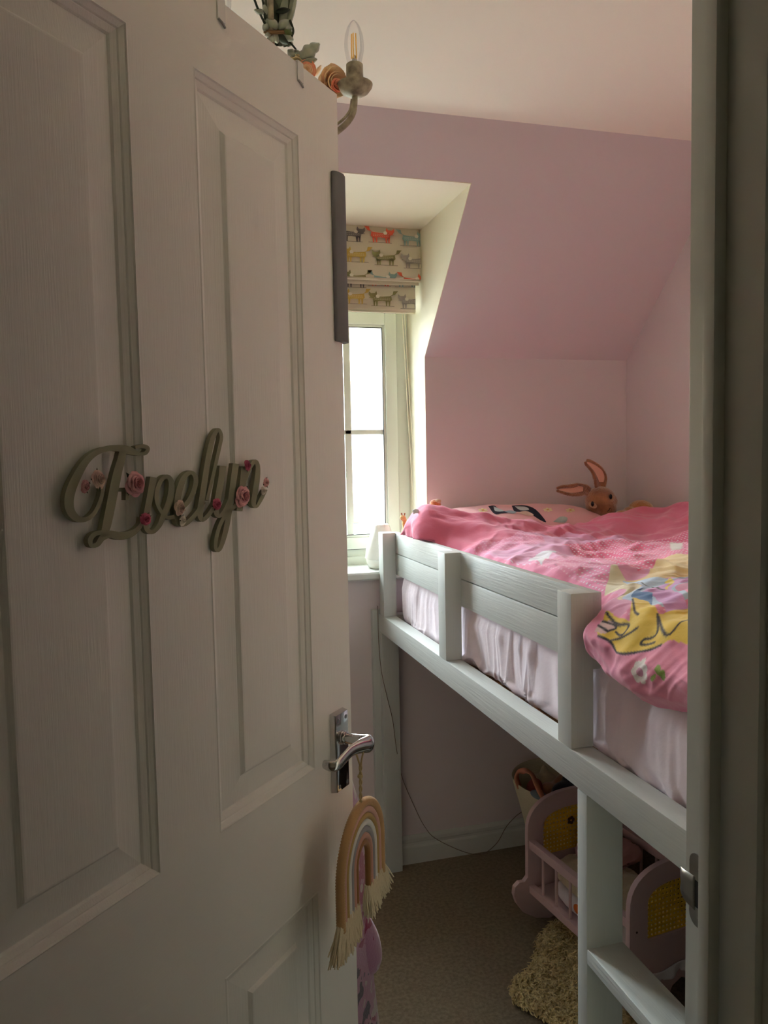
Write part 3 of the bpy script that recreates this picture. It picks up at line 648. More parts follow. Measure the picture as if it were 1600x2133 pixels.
def line(pts, wd, c, z=None, X=None):
    q = [cl(u, v, z, X) for u, v in pts]
    q = crv(q, 6); c_ = srgb(c)
    for a, b_ in zip(q[:-1], q[1:]):
        ab = b_-a; L2 = ab@ab+1e-12; t = np.clip(((TTf-a[0])*ab[0]+(YYf-a[1])*ab[1])/L2,0,1)
        dd = np.hypot(TTf-a[0]-t*ab[0], YYf-a[1]-t*ab[1]); k_ = np.clip((wd+0.0014-dd)/0.0018,0,1)[:,None]; colr[:] = np.minimum(colr, colr*(1-k_)+np.array(c_)*k_)
        dots[dd < wd] = 0
z1, z2 = 1.195, 1.20
# plain rose reverse of the cloth at the head end
rev = (YYf > 1.93+0.10*np.clip((XXf-0.8)/0.3,0,1)-0.18*np.clip((XXf-1.15)/0.35,0,1)+0.015*np.sin(XXf*40)) | ((YYf > 2.02) & (XXf < 0.85))
lil = srgb((222,154,188)); rose_ = srgb((208,102,130))
colr[:] = lil; sel = (np.sin(YYf*13+1.1)*np.sin(XXf*9+0.4) > 0.1); colr[sel] = srgb((222,132,166)); dots[sel] = 0.35
paint([(1170,1140),(1440,1120),(1440,1185),(1330,1198),(1240,1170)], (222,104,140), z=z1, d=1.0)
colr[rev] = rose_; dots[rev] = 0
drp = (TTf < 0.012) & (YYf < 1.25); colr[drp] = srgb((226,140,172)); dots[drp] = 0
bk = (TTf < 0.02) & (YYf >= 1.25) & (YYf < 2.0); colr[bk] = srgb((220,126,160)); dots[bk] = 0
paint([(1100,1165),(1165,1150),(1128,1180)], (232,226,232), z=z1); paint([(1045,1160),(1078,1168),(1062,1172)], (228,226,234), z=z1)
paint([(1395,1140),(1424,1140),(1420,1158),(1398,1160)], (232,220,206), z=z1)
paint([(1235,1170),(1275,1190),(1262,1218),(1230,1215),(1200,1196)], (226,138,178), z=z1, d=1.0)
paint([(1276,1191),(1303,1205),(1318,1216),(1300,1242),(1286,1238),(1259,1219)], (222,212,178), z=z1)
paint([(1300,1206),(1345,1205),(1378,1180),(1440,1178),(1440,1216),(1400,1212),(1345,1214)], (224,196,140), z=z1)
paint([(1296,1206),(1400,1214),(1440,1208),(1440,1255),(1380,1262),(1296,1238)], (186,206,226), z=z1)
paint([(1372,1222),(1440,1210),(1440,1268),(1390,1268),(1365,1245)], (206,150,204), z=z1)
paint([(1384,1218),(1396,1212),(1404,1220),(1394,1232),(1384,1230)], (226,200,80), z=z1)
paint([(1318,1236),(1345,1228),(1360,1240),(1358,1256),(1330,1252)], (74,112,160), z=z1)
paint([(1255,1258),(1262,1245),(1300,1262),(1318,1240),(1350,1248),(1372,1268),(1440,1262),(1440,1302),(1398,1304),(1385,1310),(1330,1322),(1312,1322),(1290,1300),(1268,1294),(1255,1280)], (224,190,70), z=z1)
paint([(1254,1260),(1280,1262),(1286,1276),(1276,1290),(1256,1286)], (214,180,176), z=z1)
dk = (30,22,26)
for L_ in ([(1262,1246),(1285,1256),(1303,1268),(1306,1284),(1300,1288),(1288,1280)],[(1290,1300),(1310,1290),(1325,1279)],[(1268,1294),(1290,1302),(1312,1323)],[(1370,1268),(1360,1284),(1346,1294),(1346,1304),(1368,1302)],
           [(1312,1323),(1340,1322),(1384,1310)],[(1318,1242),(1322,1256),(1330,1262)],[(1256,1262),(1284,1270),(1278,1284)],[(1254,1272),(1270,1280),(1278,1284)],[(1372,1270),(1390,1288),(1440,1284)],[(1300,1220),(1330,1214),(1352,1222),(1384,1232)]):
    line(L_, 0.0012, dk, z=z1)
xs_ = 0.700
fx, fy = cl(1369, 1387, X=xs_)
for k in range(7):
    a = 2*math.pi*k/7; m_ = np.hypot(TTf-(fx+0.0135*math.cos(a)), (YYf-(fy+0.0135*math.sin(a)))) < 0.0076; colr[m_] = srgb((232,224,222)); dots[m_] = 0
m_ = np.hypot(TTf-fx, YYf-fy) < 0.0085; colr[m_] = srgb((190,130,156))
for u, v, ru, rv, an in ((1405,1384,0.010,0.005,0.8),(1398,1402,0.009,0.004,-0.5),(1414,1396,0.010,0.005,0.2)):
    a0, a1 = cl(u, v, X=xs_); x_, y_ = TTf-a0, YYf-a1; xr, yr_ = x_*math.cos(an)+y_*math.sin(an), -x_*math.sin(an)+y_*math.cos(an)
    colr[(xr/ru)**2+(yr_/rv)**2 < 1] = srgb((140,166,82))
ca = me.color_attributes.new('print', 'FLOAT_COLOR', 'POINT'); ca.data.foreach_set('color', np.hstack([colr, np.ones((len(verts),1))]).astype(np.float32).ravel())
da = me.attributes.new('dotmask', 'FLOAT', 'POINT'); da.data.foreach_set('value', dots.astype(np.float32))
dm = mat('printed_cotton', (220,130,160), 0.9, sheen=0.25, bump=0.25, bscale=(90,90,90), bdist=0.003); nt = dm.node_tree; N = nt.nodes; L = nt.links
at_ = N.new('ShaderNodeAttribute'); at_.attribute_name = 'print'; ad = N.new('ShaderNodeAttribute'); ad.attribute_name = 'dotmask'
tc = N.new('ShaderNodeTexCoord'); vs_ = N.new('ShaderNodeVectorMath'); vs_.operation = 'SCALE'; vs_.inputs['Scale'].default_value = 88; L.new(tc.outputs['Object'], vs_.inputs[0])
fr_ = N.new('ShaderNodeVectorMath'); fr_.operation = 'FRACTION'; L.new(vs_.outputs[0], fr_.inputs[0])
sb = N.new('ShaderNodeVectorMath'); sb.operation = 'SUBTRACT'; sb.inputs[1].default_value = (0.5,0.5,0.5); L.new(fr_.outputs[0], sb.inputs[0])
ml = N.new('ShaderNodeVectorMath'); ml.operation = 'MULTIPLY'; ml.inputs[1].default_value = (1,1,0); L.new(sb.outputs[0], ml.inputs[0])
ln = N.new('ShaderNodeVectorMath'); ln.operation = 'LENGTH'; L.new(ml.outputs[0], ln.inputs[0])
lt = N.new('ShaderNodeMath'); lt.operation = 'LESS_THAN'; lt.inputs[1].default_value = 0.2; L.new(ln.outputs['Value'], lt.inputs[0])
mu = N.new('ShaderNodeMath'); mu.operation = 'MULTIPLY'; L.new(lt.outputs[0], mu.inputs[0]); L.new(ad.outputs['Fac'], mu.inputs[1])
mxc = N.new('ShaderNodeMixRGB'); mxc.inputs[2].default_value = srgb((240,220,230))+(1,); L.new(mu.outputs[0], mxc.inputs[0]); L.new(at_.outputs['Color'], mxc.inputs[1]); L.new(mxc.outputs[0], N['Principled BSDF'].inputs['Base Color'])
me.materials.append(dm); duvet = bpy.data.objects.new('duvet', me); COL.objects.link(duvet)
md = duvet.modifiers.new('thickness', 'SOLIDIFY'); md.thickness = 0.006; md.offset = -1
tag(duvet, 'rumpled pink printed duvet spilling over the near side of the bed', 'duvet')
p_ = at(864, 1071, Y=2.24); o = MB().grid(lambda u, v: Vector((p_.x-0.008+0.02*u, p_.y-0.012+0.01*v, p_.z+0.001+0.012*v+0.003*math.sin(3*u))), 5, 5).build('care_label', mat('white_satin_tag',(226,230,228),0.4), duvet, solid=0.0006)

# pillow
def pillow():
    b = MB(); c = Vector((1.13,2.375,1.205)); hx_, hy_, hz_ = 0.33, 0.150, 0.062; n1, n2 = 90, 40
    def side(s):
        def fn(u, v):
            x, y = 2*u-1, 2*v-1; e = (max(0,1-abs(x)**2.6)*max(0,1-abs(y)**2.4))**0.42
            tilt = 0.028*y
            p = Vector((c.x+hx_*x*(1-0.05*y*y), c.y+hy_*y*(1-0.05*x*x), c.z+tilt+s*hz_*e)); p.z += 0.004*noise.noise(p*14)*e; return p
        return fn
    b.grid(side(1), n1, n2); b.grid(side(-1), n1, n2); return b
pm = mat('pink_pillowcase', (230,168,172), 0.9, sheen=0.2, bump=0.3, bscale=(30,30,30), bdist=0.004)
pil = thing('pillow', 'pink pillow with daisies and dark printed shapes against the wall', 'pillow', (1.13,2.375,1.14))
PB = pillow(); PB.build('pillowcase', pm, pil, angle=80)
def pz(x, y):
    xx, yy = (x-1.13)/0.33, (y-2.375)/0.150; e = (max(0,1-abs(xx)**2.6)*max(0,1-abs(yy)**2.4))**0.42
    p = Vector((1.13+0.33*xx*(1-0.05*yy*yy), 2.375+0.150*yy*(1-0.05*xx*xx), 1.205+0.028*yy+0.062*e)); p.z += 0.004*noise.noise(p*14)*e; return p
def onpil(u, v):
    """where the view ray first meets the pillow top"""
    d = Vector(ray(u, v)).normalized(); e = Vector(EYE); t = 2.2
    while t < 3.2:
        q = e+d*t
        if 2.225 < q.y < 2.525 and 0.8 < q.x < 1.46 and q.z < pz(q.x, q.y).z: return q
        t += 0.002
    return None
def pilprint(poly, c, name, lift=0.0012):
    b = MB(); m_ = mat(name, c, 0.9)
    cu = sum(p[0] for p in poly)/len(poly); cv = sum(p[1] for p in poly)/len(poly)
    # fan of small cells so that the print follows the curve of the pillow
    q = crv(poly+[poly[0]], 4)[:-1]; rings = 4; vs = []
    for k in range(rings+1):
        for p in q:
            f_ = k/rings; h_ = onpil(cu+(p[0]-cu)*f_, cv+(p[1]-cv)*f_)
            if h_ is None: return
            vs.append(h_+Vector((0,-0.3*lift,lift)))
    n_ = len(q); b.add(vs, [(k*n_+i, k*n_+(i+1)%n_, (k+1)*n_+(i+1)%n_, (k+1)*n_+i) for k in range(rings) for i in range(n_)])
    b.build('print', m_, pil, recalc=False)
navy = (34,30,48)
pilprint([(1017,1055),(1030,1054),(1042,1063),(1060,1068),(1045,1070),(1030,1071)], navy, 'navy_print')
pilprint([(1066,1054),(1092,1053),(1116,1062),(1138,1088),(1122,1082),(1108,1070),(1086,1066),(1072,1066)], navy, 'navy_print')
pilprint([(1028,1056),(1040,1061),(1050,1066),(1032,1066)], (196,206,206), 'pale_print', 0.0022)
pilprint([(1072,1056),(1094,1057),(1102,1063),(1084,1064)], (204,208,206), 'pale_print2', 0.0022)
pilprint([(1050,1066),(1064,1064),(1076,1068),(1066,1071)], (160,172,184), 'blue_grey_print', 0.0018)
pilprint([(1078,1069),(1096,1066),(1112,1074),(1100,1076)], (222,186,168), 'peach_print', 0.0026)
pilprint([(1152,1088),(1168,1077),(1182,1080),(1176,1090)], (176,184,178), 'silver_print', 0.0018)
for u, v in ((1141,1063),(1188,1064),(1006,1064)):
    for k in range(6):
        a = 2*math.pi*k/6+0.3; du, dv_ = math.cos(a)*8.5, math.sin(a)*3.6
        wx, wy = -math.sin(a)*3.0, math.cos(a)*1.5; pilprint([(u+du*0.3,v+dv_*0.3),(u+du*0.8+wx,v+dv_*0.8+wy),(u+du*1.25,v+dv_*1.25),(u+du*0.8-wx,v+dv_*0.8-wy)], (240,226,176), 'daisy_print', 0.002)
    pilprint([(u-3,v),(u,v-1.5),(u+3,v),(u,v+1.5)], (216,180,80), 'daisy_centre', 0.003)

# ---------------------------------------------------------------- soft toys on the bed
furb = mat('brown_plush', (168,114,72), 1.0, col2=(130,82,50), vscale=26, sheen=0.8, bump=0.9, bscale=(180,180,180), bdist=0.004)
furi = mat('pink_ear_lining', (222,170,146), 0.9, sheen=0.4)
furp = mat('pale_plush', (184,148,114), 1.0, sheen=0.5, bump=0.5, bscale=(200,200,200))
furh = mat('honey_plush', (190,132,60), 1.0, col2=(168,108,44), vscale=22, sheen=0.8, bump=0.9, bscale=(180,180,180), bdist=0.004)
black = mat('black_bead', (10,8,8), 0.15)
def plush(parts, name, m, parent, vox=0.0045):
    b = MB()
    for c, r, *rot in parts: b.ball(c, r, 20, 12, rot[0] if rot else None)
    o = b.build(name, m, parent, angle=180)
    md = o.modifiers.new('fuse', 'REMESH'); md.mode = 'VOXEL'; md.voxel_size = vox; md.use_smooth_shade = True
    md = o.modifiers.new('soften', 'SMOOTH'); md.iterations = 8; return o
BYY = 2.40
def bpx(x, y, dy=0.0): return at(1140+x/5.333, 940+y/5.333, Y=BYY+dy)
hc = bpx(590,545)
bunny = thing('plush_rabbit', 'brown plush rabbit with long pink lined ears slumped in the corner', 'soft toy', (hc.x+0.03, BYY, 1.14))
plush([(hc,(0.056,0.050,0.050)),(bpx(660,640,-0.022),(0.036,0.034,0.030)),(bpx(520,620,-0.01),(0.030,0.030,0.028)),(bpx(700,560,-0.012),(0.026,0.026,0.030)),
       ((hc.x+0.055,BYY+0.055,1.185),(0.075,0.055,0.055)),((hc.x+0.01,BYY+0.02,1.215),(0.05,0.05,0.05)),((hc.x+0.115,BYY+0.03,1.215),(0.05,0.026,0.022))], 'body', furb, bunny)
def ear(pts, name='ear'):
    q = crv(pts, 7); nQ = len(q)
    def mk(scale, back, nm, m, par, thick):
        b = MB()
        for i, p in enumerate(q):
            a = q[min(i+1,nQ-1)][:2]-q[max(i-1,0)][:2]; a = a/np.linalg.norm(a); nn = np.array([-a[1],a[0]])
            for k in range(13):
                t = 2*k/12-1; wv = p[2]*scale*t; cup = 0.012*(t*t)-0.006
                c = bpx(p[0]+nn[0]*wv, p[1]+nn[1]*wv, p[3]-cup*back-(0 if back > 0 else 0)); b.v.append(c)
        b.f = [(i*13+k, i*13+k+1, (i+1)*13+k+1, (i+1)*13+k) for i in range(nQ-1) for k in range(12)]
        return b.build(nm, m, par, solid=thick, angle=180)
    e_ = mk(1.0, 1, 'ear', furb, bunny, 0.009)
    b = MB(); i0, i1 = int(nQ*0.22), nQ-2
    for i in range(i0, i1):
        p = q[i]; a = q[min(i+1,nQ-1)][:2]-q[max(i-1,0)][:2]; a = a/np.linalg.norm(a); nn = np.array([-a[1],a[0]]); f_ = math.sin(math.pi*min(1,(i-i0+0.6)/(i1-i0)*0.9+0.1))
        for k in range(9):
            t = 2*k/8-1; wv = p[2]*0.62*t*f_**0.5+p[2]*0.12; cup = 0.012*(t*t*0.4)-0.006; b.v.append(bpx(p[0]+nn[0]*wv, p[1]+nn[1]*wv, p[3]-cup-0.0062))
    m_ = i1-i0; b.f = [(i*9+k, i*9+k+1, (i+1)*9+k+1, (i+1)*9+k) for i in range(m_-1) for k in range(8)]
    b.build('ear_lining', furi, e_, recalc=False)
ear([(590,420,45,0.0),(592,360,62,-0.004),(590,290,72,-0.01),(555,215,62,-0.012),(500,160,46,-0.01),(450,125,30,-0.008),(430,108,10,-0.006)])
ear([(470,455,40,0.0),(420,430,58,-0.006),(340,428,68,-0.012),(260,432,58,-0.012),(180,425,40,-0.01),(125,425,22,-0.008),(110,425,6,-0.006)])
def rab_face():
    for (x,y), (ex,ey), s_ in (((505,598),(503,585),1.0),((712,520),(706,505),0.62)):
        c = bpx(x,y,-0.045); pt = MB().ball(c,(0.0175*s_,0.0065,0.0095 if s_ == 1 else 0.015),16,10,Matrix.Rotation(0.45 if s_ == 1 else -0.2,3,'Y')).build('eye_patch', furp, bunny)
        MB().ball(bpx(ex,ey,-0.053),(0.0056,0.0045,0.0092),12,8).build('eye', black, pt)
    MB().tube([bpx(668,668,-0.060),bpx(685,655,-0.061),bpx(700,630,-0.058)],0.0014,6).build('mouth_stitch', mat('dark_stitch',(60,34,24),0.9), bunny)
rab_face()
tc_ = bpx(1050,640)
ted = thing('honey_teddy', 'honey coloured plush toy half hidden by the duvet in the corner', 'soft toy', (tc_.x, 2.36, 1.16))
plush([(at(1335,1062,Y=2.36),(0.045,0.045,0.036)),(at(1312,1068,Y=2.33),(0.026,0.028,0.022)),(at(1296,1074,Y=2.32),(0.028,0.025,0.020)),(at(1330,1085,Y=2.40),(0.06,0.05,0.05))], 'body', furh, ted)
q = at(907,1050,Y=2.44)
fox = thing('orange_plush', 'small orange plush toy peeping over the duvet beside the window', 'soft toy', (q.x, 2.44, 1.15))
foxm = mat('orange_plush_fur', (196,116,62), 1.0, sheen=0.6, col2=(170,92,46), vscale=40, bump=0.8, bscale=(200,200,200), bdist=0.003)
plush([(q,(0.020,0.020,0.017)),(q+Vector((0.004,0.0,-0.04)),(0.030,0.028,0.040)),(q+Vector((-0.012,0,0.004)),(0.008,0.006,0.009))], 'body', foxm, fox, 0.003)
MB().ball(q+Vector((0.006,-0.012,0.010)),(0.011,0.010,0.008),14,8).build('white_crest', furp, fox)
q = at(843,1092,Y=2.43)
gir = thing('giraffe_plush', 'small yellow spotted plush toy standing at the bed head by the window', 'soft toy', (q.x, 2.43, 1.13))
gm = mat('yellow_plush', (232,206,140), 1.0, sheen=0.3, col2=(206,156,90), vscale=60, bump=0.6, bscale=(220,220,220))
plush([(q+Vector((-0.006,0,0.022)),(0.011,0.010,0.009)),(q+Vector((0,0,0.004)),(0.0085,0.008,0.022)),(q+Vector((0.004,0,-0.030)),(0.016,0.016,0.026))], 'body', gm, gir, 0.0025)
MB().tube([q+Vector((-0.008,0,0.029)),q+Vector((-0.010,0,0.038))],[0.002,0.003],8).tube([q+Vector((0.0,0,0.029)),q+Vector((0.001,0,0.037))],[0.002,0.003],8).build('horns', furb, gir)

# ---------------------------------------------------------------- aroma diffuser on the sill
q = Vector((0.715, 2.605, 1.0583))
dif = thing('aroma_diffuser', 'white twisted ceramic diffuser on the window sill behind the bed post', 'diffuser', q)
cer = mat('white_ceramic', (236,234,226), 0.35)
MB().lathe([(0.040,0),(0.046,0.003),(0.053,0.018),(0.056,0.034)], q, 36).build('base', cer, dif)
MB().lathe([(0.0565,0.035),(0.0555,0.045),(0.050,0.075),(0.042,0.105),(0.033,0.135),(0.027,0.153),(0.024,0.155),(0.010,0.1555)], q, 56, twist=14, flute=0.07, nf=9).build('twisted_cover', cer, dif, angle=35)

# ---------------------------------------------------------------- roman blind
bl = thing('roman_blind', 'linen roman blind printed with coloured foxes in the dormer window', 'blind', (0.425,2.57,2.215))
def cloth(name, x0, x1, zt, zb, y0, par, bow=0.0, hem=0.0):
    def fn(u, v):
        x = x0+(x1-x0)*u; z = zt+(zb-zt)*v; return Vector((x, y0+0.003*math.sin(9*u+2*v)+bow*math.sin(math.pi*v)-hem*max(0,v-0.93)/0.07, z+0.0015*math.sin(14*u)*v))
    return MB().grid(fn, 60, 16).build(name, M['blind'], par, solid=0.0016, angle=80)
MB().box((0.0,2.575,2.195),(0.855,2.60,2.223)).build('headrail', M['upvc'], bl, bevel=0.002)
f1 = cloth('front_fold', -0.005, 0.8620, 2.232, 2.052, 2.562, bl, -0.004)
f1r = MB().tube([(-0.005,2.566,2.052),(0.4,2.565,2.050),(0.8615,2.566,2.052)],0.005,10).build('fold_edge', M['blind'], bl)
f3 = cloth('second_fold', -0.003, 0.858, 2.10, 2.036, 2.574, bl)
f2 = cloth('lower_panel', 0.0, 0.850, 2.14, 1.948, 2.590, bl)
MB().tube([(0.002,2.590,1.947),(0.849,2.590,1.947)],0.0035,8).build('bottom_batten', M['blind'], bl)
FOX = dict(body=[(-0.024,0.008),(0.0,0.0045),(0.022,0.005),(0.026,-0.006),(0.024,-0.014),(0.0,-0.010),(-0.020,-0.013),(-0.026,-0.006)],
           tail=[(-0.022,0.008),(-0.034,0.012),(-0.043,0.026),(-0.030,0.025),(-0.028,0.014),(-0.020,0.004)],
           head=[(0.014,0.014),(0.016,0.024),(0.020,0.016),(0.030,0.015),(0.036,0.022),(0.037,0.011),(0.032,0.001),(0.026,-0.003),(0.019,0.001)])
LEG = lambda x: [(x-0.0028,-0.010),(x+0.0028,-0.010),(x+0.0018,-0.026),(x+0.0028,-0.029),(x-0.0012,-0.029)]
def clip(poly, zc, above):
    out = []
    for i in range(len(poly)):
        a, b_ = poly[i], poly[(i+1)%len(poly)]; ia, ib = (a[1] > zc) == above, (b_[1] > zc) == above
        if ia: out.append(a)
        if ia != ib: t = (zc-a[1])/(b_[1]-a[1]); out.append((a[0]+(b_[0]-a[0])*t, zc))
    return out
def fox_print(u, v, Y, c, flip, par, zlo=None, zhi=None, xmax=0.86, k=1.0, dx=0.0):
    p = at(u, v, Y=Y)+Vector((dx,0,0))
    if p.x < 0.06: return
    p = p; s = -1 if flip else 1; b = MB(); w_ = MB(); g = MB()
    def add(bb_, poly, dy=0.0):
        q = [(p.x+s*a*1.32*k, p.z+c_*0.96*k) for a, c_ in poly]
        if zlo is not None: q = clip(q, zlo, True)
        if zhi is not None and len(q) > 2: q = clip(q, zhi, False)
        if len(q) < 3: return
        q = [(min(a, xmax), c_) for a, c_ in q]
        nq = len(q)
        bb_.add([(a, Y-0.0105-dy, c_) for a, c_ in q], [tuple(range(nq))])
    for poly in FOX.values(): add(b, poly)
    for x in (-0.019,-0.011,0.015,0.022): add(b, LEG(x))
    add(w_, [(0.0125+0.0055*math.cos(t*0.785), 0.0055+0.006*math.sin(t*0.785)) for t in range(8)], 0.0006)
    for i in range(9):
        x = -0.020+i*0.0048
        for h in (-0.001,-0.006): add(w_, [(x,h),(x+0.003,h+0.0022),(x+0.0034,h+0.0014),(x+0.0004,h-0.0008)], 0.0006)
    add(g, [(-0.032,-0.0275),(0.030,-0.0275),(0.030,-0.0292),(-0.032,-0.0292)], -0.0002); add(b, [(0.026,0.0),(0.036,0.0005),(0.036,-0.0008),(0.026,-0.0015)], 0.0004)
    m_ = mat('fox_ink_%d_%d_%d' % c, c, 0.95); o = b.build('fox_print', m_, par, smooth=False, recalc=False)
    if w_.v: w_.build('pale_markings', mat('pale_ink',(220,214,196),0.95), o, smooth=False, recalc=False)
    if g.v: g.build('ground_line', mat('grey_ink',(120,112,100),0.95), o, smooth=False, recalc=False)
red, blu, yel, olv, gry, chc = (206,92,66), (134,162,156), (186,158,74), (128,124,78), (150,142,134), (100,96,92)
YB1, YB2 = 2.562, 2.590
for dx_ in (0.0, -0.327, -0.654):
    for u, v, c, fl in ((730,487,chc,0),(791,490,red,0),(856,497,blu,0),(741,530,yel,1),(802,537,olv,1),(862,544,gry,1)): fox_print(u, v, YB1, c, fl, bl, dx=dx_)
    for u, v, c, fl in ((741,578,olv,1),(797,581,blu,0),(858,585,red,0)): fox_print(u, v, YB1, c, fl, bl, zlo=2.0535, dx=dx_)
    for u, v, c, fl in ((738,583,chc,0),(789,580,red,0),(845,583,blu,0)): fox_print(u, v, YB2, c, fl, bl, zhi=2.064, xmax=0.848, dx=dx_)
    for u, v, c, fl in ((738,617,yel,1),(795,622,olv,1),(855,628,gry,1)): fox_print(u, v, YB2, c, fl, bl, xmax=0.848, dx=dx_)
b = MB()
for du in (0, 5): b.tube([at(838+du,652,Y=2.66), at(848+du,830,Y=2.64), at(858+du*1.4,1000,Y=2.60), at(862+du*1.6,1075,Y=2.58)], 0.0009, 6)
b.build('pull_cord', M['cream'], bl)

# ---------------------------------------------------------------- chandelier
CY_ = 1.457; cc = Vector((0.366, CY_, 2.137)); cen = Vector((0.215, CY_+0.03, 0))
ch = thing('chandelier', 'distressed cream metal candle chandelier with clear filament bulbs', 'light fitting', (cen.x, cen.y, ZC))
MB().lathe([(0.045,0),(0.045,-0.012),(0.012,-0.03),(0.006,-0.032)], (cen.x,cen.y,ZC), 24).build('ceiling_rose', M['distress'], ch)
MB().tube([(cen.x,cen.y,ZC-0.03),(cen.x,cen.y,2.02)], 0.006, 10).build('stem', M['distress'], ch)
MB().lathe([(0.004,-0.05),(0.014,-0.03),(0.022,-0.01),(0.018,0.015),(0.010,0.03),(0.006,0.05)], (cen.x,cen.y,1.985), 24).build('body', M['distress'], ch)
fil = mat('amber_filament', (255,206,96), 0.4)
v0 = Vector((cc.x-cen.x, cc.y-cen.y, 0)); 
for k in range(3):
    d = Matrix.Rotation(2*math.pi*k/3,3,'Z')@v0; c = Vector((cen.x+d.x, cen.y+d.y, cc.z)); dn = d.normalized()
    arm = MB().tube(crv([(cen.x+0.01*dn.x,cen.y+0.01*dn.y,2.0),(cen.x+d.x*0.4,cen.y+d.y*0.4,2.028),(cen.x+d.x*0.78,cen.y+d.y*0.78,2.060),(c.x-0.006*dn.x,c.y-0.006*dn.y,2.09),(c.x,c.y,2.127)],8),0.0056,12).build('arm', M['distress'], ch, angle=80)
    MB().tube(crv([(cen.x+d.x*0.5,cen.y+d.y*0.5,2.060),(cen.x+d.x*0.76,cen.y+d.y*0.76,2.072),(c.x-0.012*dn.x,c.y-0.012*dn.y,2.095),(c.x-0.006*dn.x,c.y-0.006*dn.y,2.118)],6),0.0026,8).build('arm_scroll', M['distress'], arm)
    pan = MB().lathe([(0.006,-0.014),(0.014,-0.012),(0.026,-0.005),(0.0325,0.004),(0.0335,0.008),(0.030,0.009),(0.022,0.005),(0.010,0.004)], c, 30).build('drip_pan', M['distress'], ch)
    MB().lathe([(0.0160,0.005),(0.0162,0.02),(0.0158,0.044),(0.013,0.046),(0.008,0.046)], c, 26).build('candle_tube', M['distress'], ch)
    bulb = MB().lathe([(0.0125,0.046),(0.0150,0.054),(0.0182,0.070),(0.0186,0.082),(0.0168,0.098),(0.0120,0.112),(0.0062,0.121),(0.0020,0.1245),(0.0005,0.125)], c, 28).build('bulb', M['glass'], ch, angle=80)
    MB().tube([c+Vector((0,0,0.046)),c+Vector((0,0,0.058)),c+Vector((0,0,0.062))],[0.006,0.004,0.002],10).build('bulb_stem', M['chrome'], bulb)
    for j in range(5):
        a = 2*math.pi*j/5+0.4; MB().tube([c+Vector((0.0052*math.cos(a),0.0052*math.sin(a),0.055)),c+Vector((0.0042*math.cos(a),0.0042*math.sin(a),0.1))],0.0012,6).build('filament', fil, bulb)

# ---------------------------------------------------------------- faux flower bunch tied to the chandelier
leafm = mat('dusty_miller_leaf', (168,174,154), 0.9, col2=(140,148,126), vscale=40, sheen=0.4)
stemm = mat('grey_green_stem', (120,126,102), 0.8, col2=(92,100,76), vscale=30); dkg = mat('dark_green_stem', (44,54,36), 0.7)
YFl = 1.50
def fp(u, v, dy=0.0): return at(u, v, Y=YFl+dy)
fl = thing('flower_bunch', 'hanging bunch of grey green leaves and peach flowers above the door', 'artificial flowers', fp(583,60))
for i, (u, du, w_, m_) in enumerate(((556,6,0.007,stemm),(564,2,0.008,leafm),(573,0,0.009,dkg),(581,0,0.009,stemm),(590,4,0.009,leafm),(599,10,0.009,stemm),(606,14,0.007,leafm))):
    MB().tube(crv([fp(u+du,-80,0.01*(i%3)),fp(u+du*0.6,-20,0.01*(i%3)),fp(u,30,0.008*(i%2)),fp(576+(u-576)*0.6,66),fp(578+(u-576)*0.9,95,0.01)],5), [w_*0.9]*21, 9).build('stem', m_, fl)
for pts in ([(527,-10),(538,20),(552,50)],[(545,-10),(549,10),(552,40)],[(604,42),(609,55),(611,66),(606,80)]):
    MB().tube(crv([fp(u,v,-0.015) for u, v in pts],5), 0.0022, 7).build('thin_stem', dkg, fl)
def leaf(base, tip, wd, m_=leafm, dy=-0.015, lob=0, curl=0.01, par=None):
    a, t = np.array(base,float), np.array(tip,float); ax = t-a; nn = np.array([-ax[1],ax[0]])/np.linalg.norm(ax)
    b = MB(); n1 = 14
    for i in range(n1+1):
        s = i/n1; prof = math.sin(math.pi*min(1,s*0.94+0.05))**0.8
        if lob: prof *= 0.72+0.28*abs(math.sin(s*math.pi*lob+0.3))
        for k in range(5):
            q = (k-2)/2; p = a+ax*s*(1+(0.05*lob*0.3)*abs(q))+nn*wd*prof*q; b.v.append(fp(p[0],p[1],dy+curl*q*q-curl*math.sin(math.pi*s)*0.8))
    b.f = [(i*5+k, i*5+k+1, (i+1)*5+k+1, (i+1)*5+k) for i in range(n1) for k in range(4)]
    b.build('leaf', m_, fl, solid=0.0012, angle=80)
for a in (((552,28),(530,21),6),((556,30),(549,8),5),((575,24),(604,20),6),((560,60),(548,52),9),((578,60),(555,40),11),((582,62),(602,42),12),((590,60),(610,58),9),((572,70),(564,92),8),((580,70),(600,92),9),((590,72),(611,84),8),((570,66),(578,90),8),((566,70),(552,74),6)):
    leaf(a[0], a[1], a[2], leafm if random.random() < 0.75 else dkg)
leaf((592,62),(608,72),7,mat('olive_leaf',(92,104,50),0.7),-0.02)
leaf((624,122),(664,92),16,leafm,-0.02,3,0.012); leaf((628,128),(660,124),9,leafm,-0.018,2); leaf((616,118),(600,104),9,leafm,-0.016,2); leaf((620,118),(615,103),8,leafm,-0.014,1)
MB().tube(crv([fp(600,84),fp(610,95),fp(618,106),fp(624,124)],5), 0.0018, 7).build('thin_stem', dkg, fl)
twine = mat('jute_twine', (130,100,66), 0.95, bump=0.5, bscale=(500,500,500))
b = MB()
for z in (0,3,6):
    b.tube([fp(576+26*math.cos(t*math.pi/10), 62+z+2*math.sin(t*math.pi/10), -0.024*math.sin(t*math.pi/10)) for t in range(21)], 0.0013, 6)
b.build('twine', twine, fl)
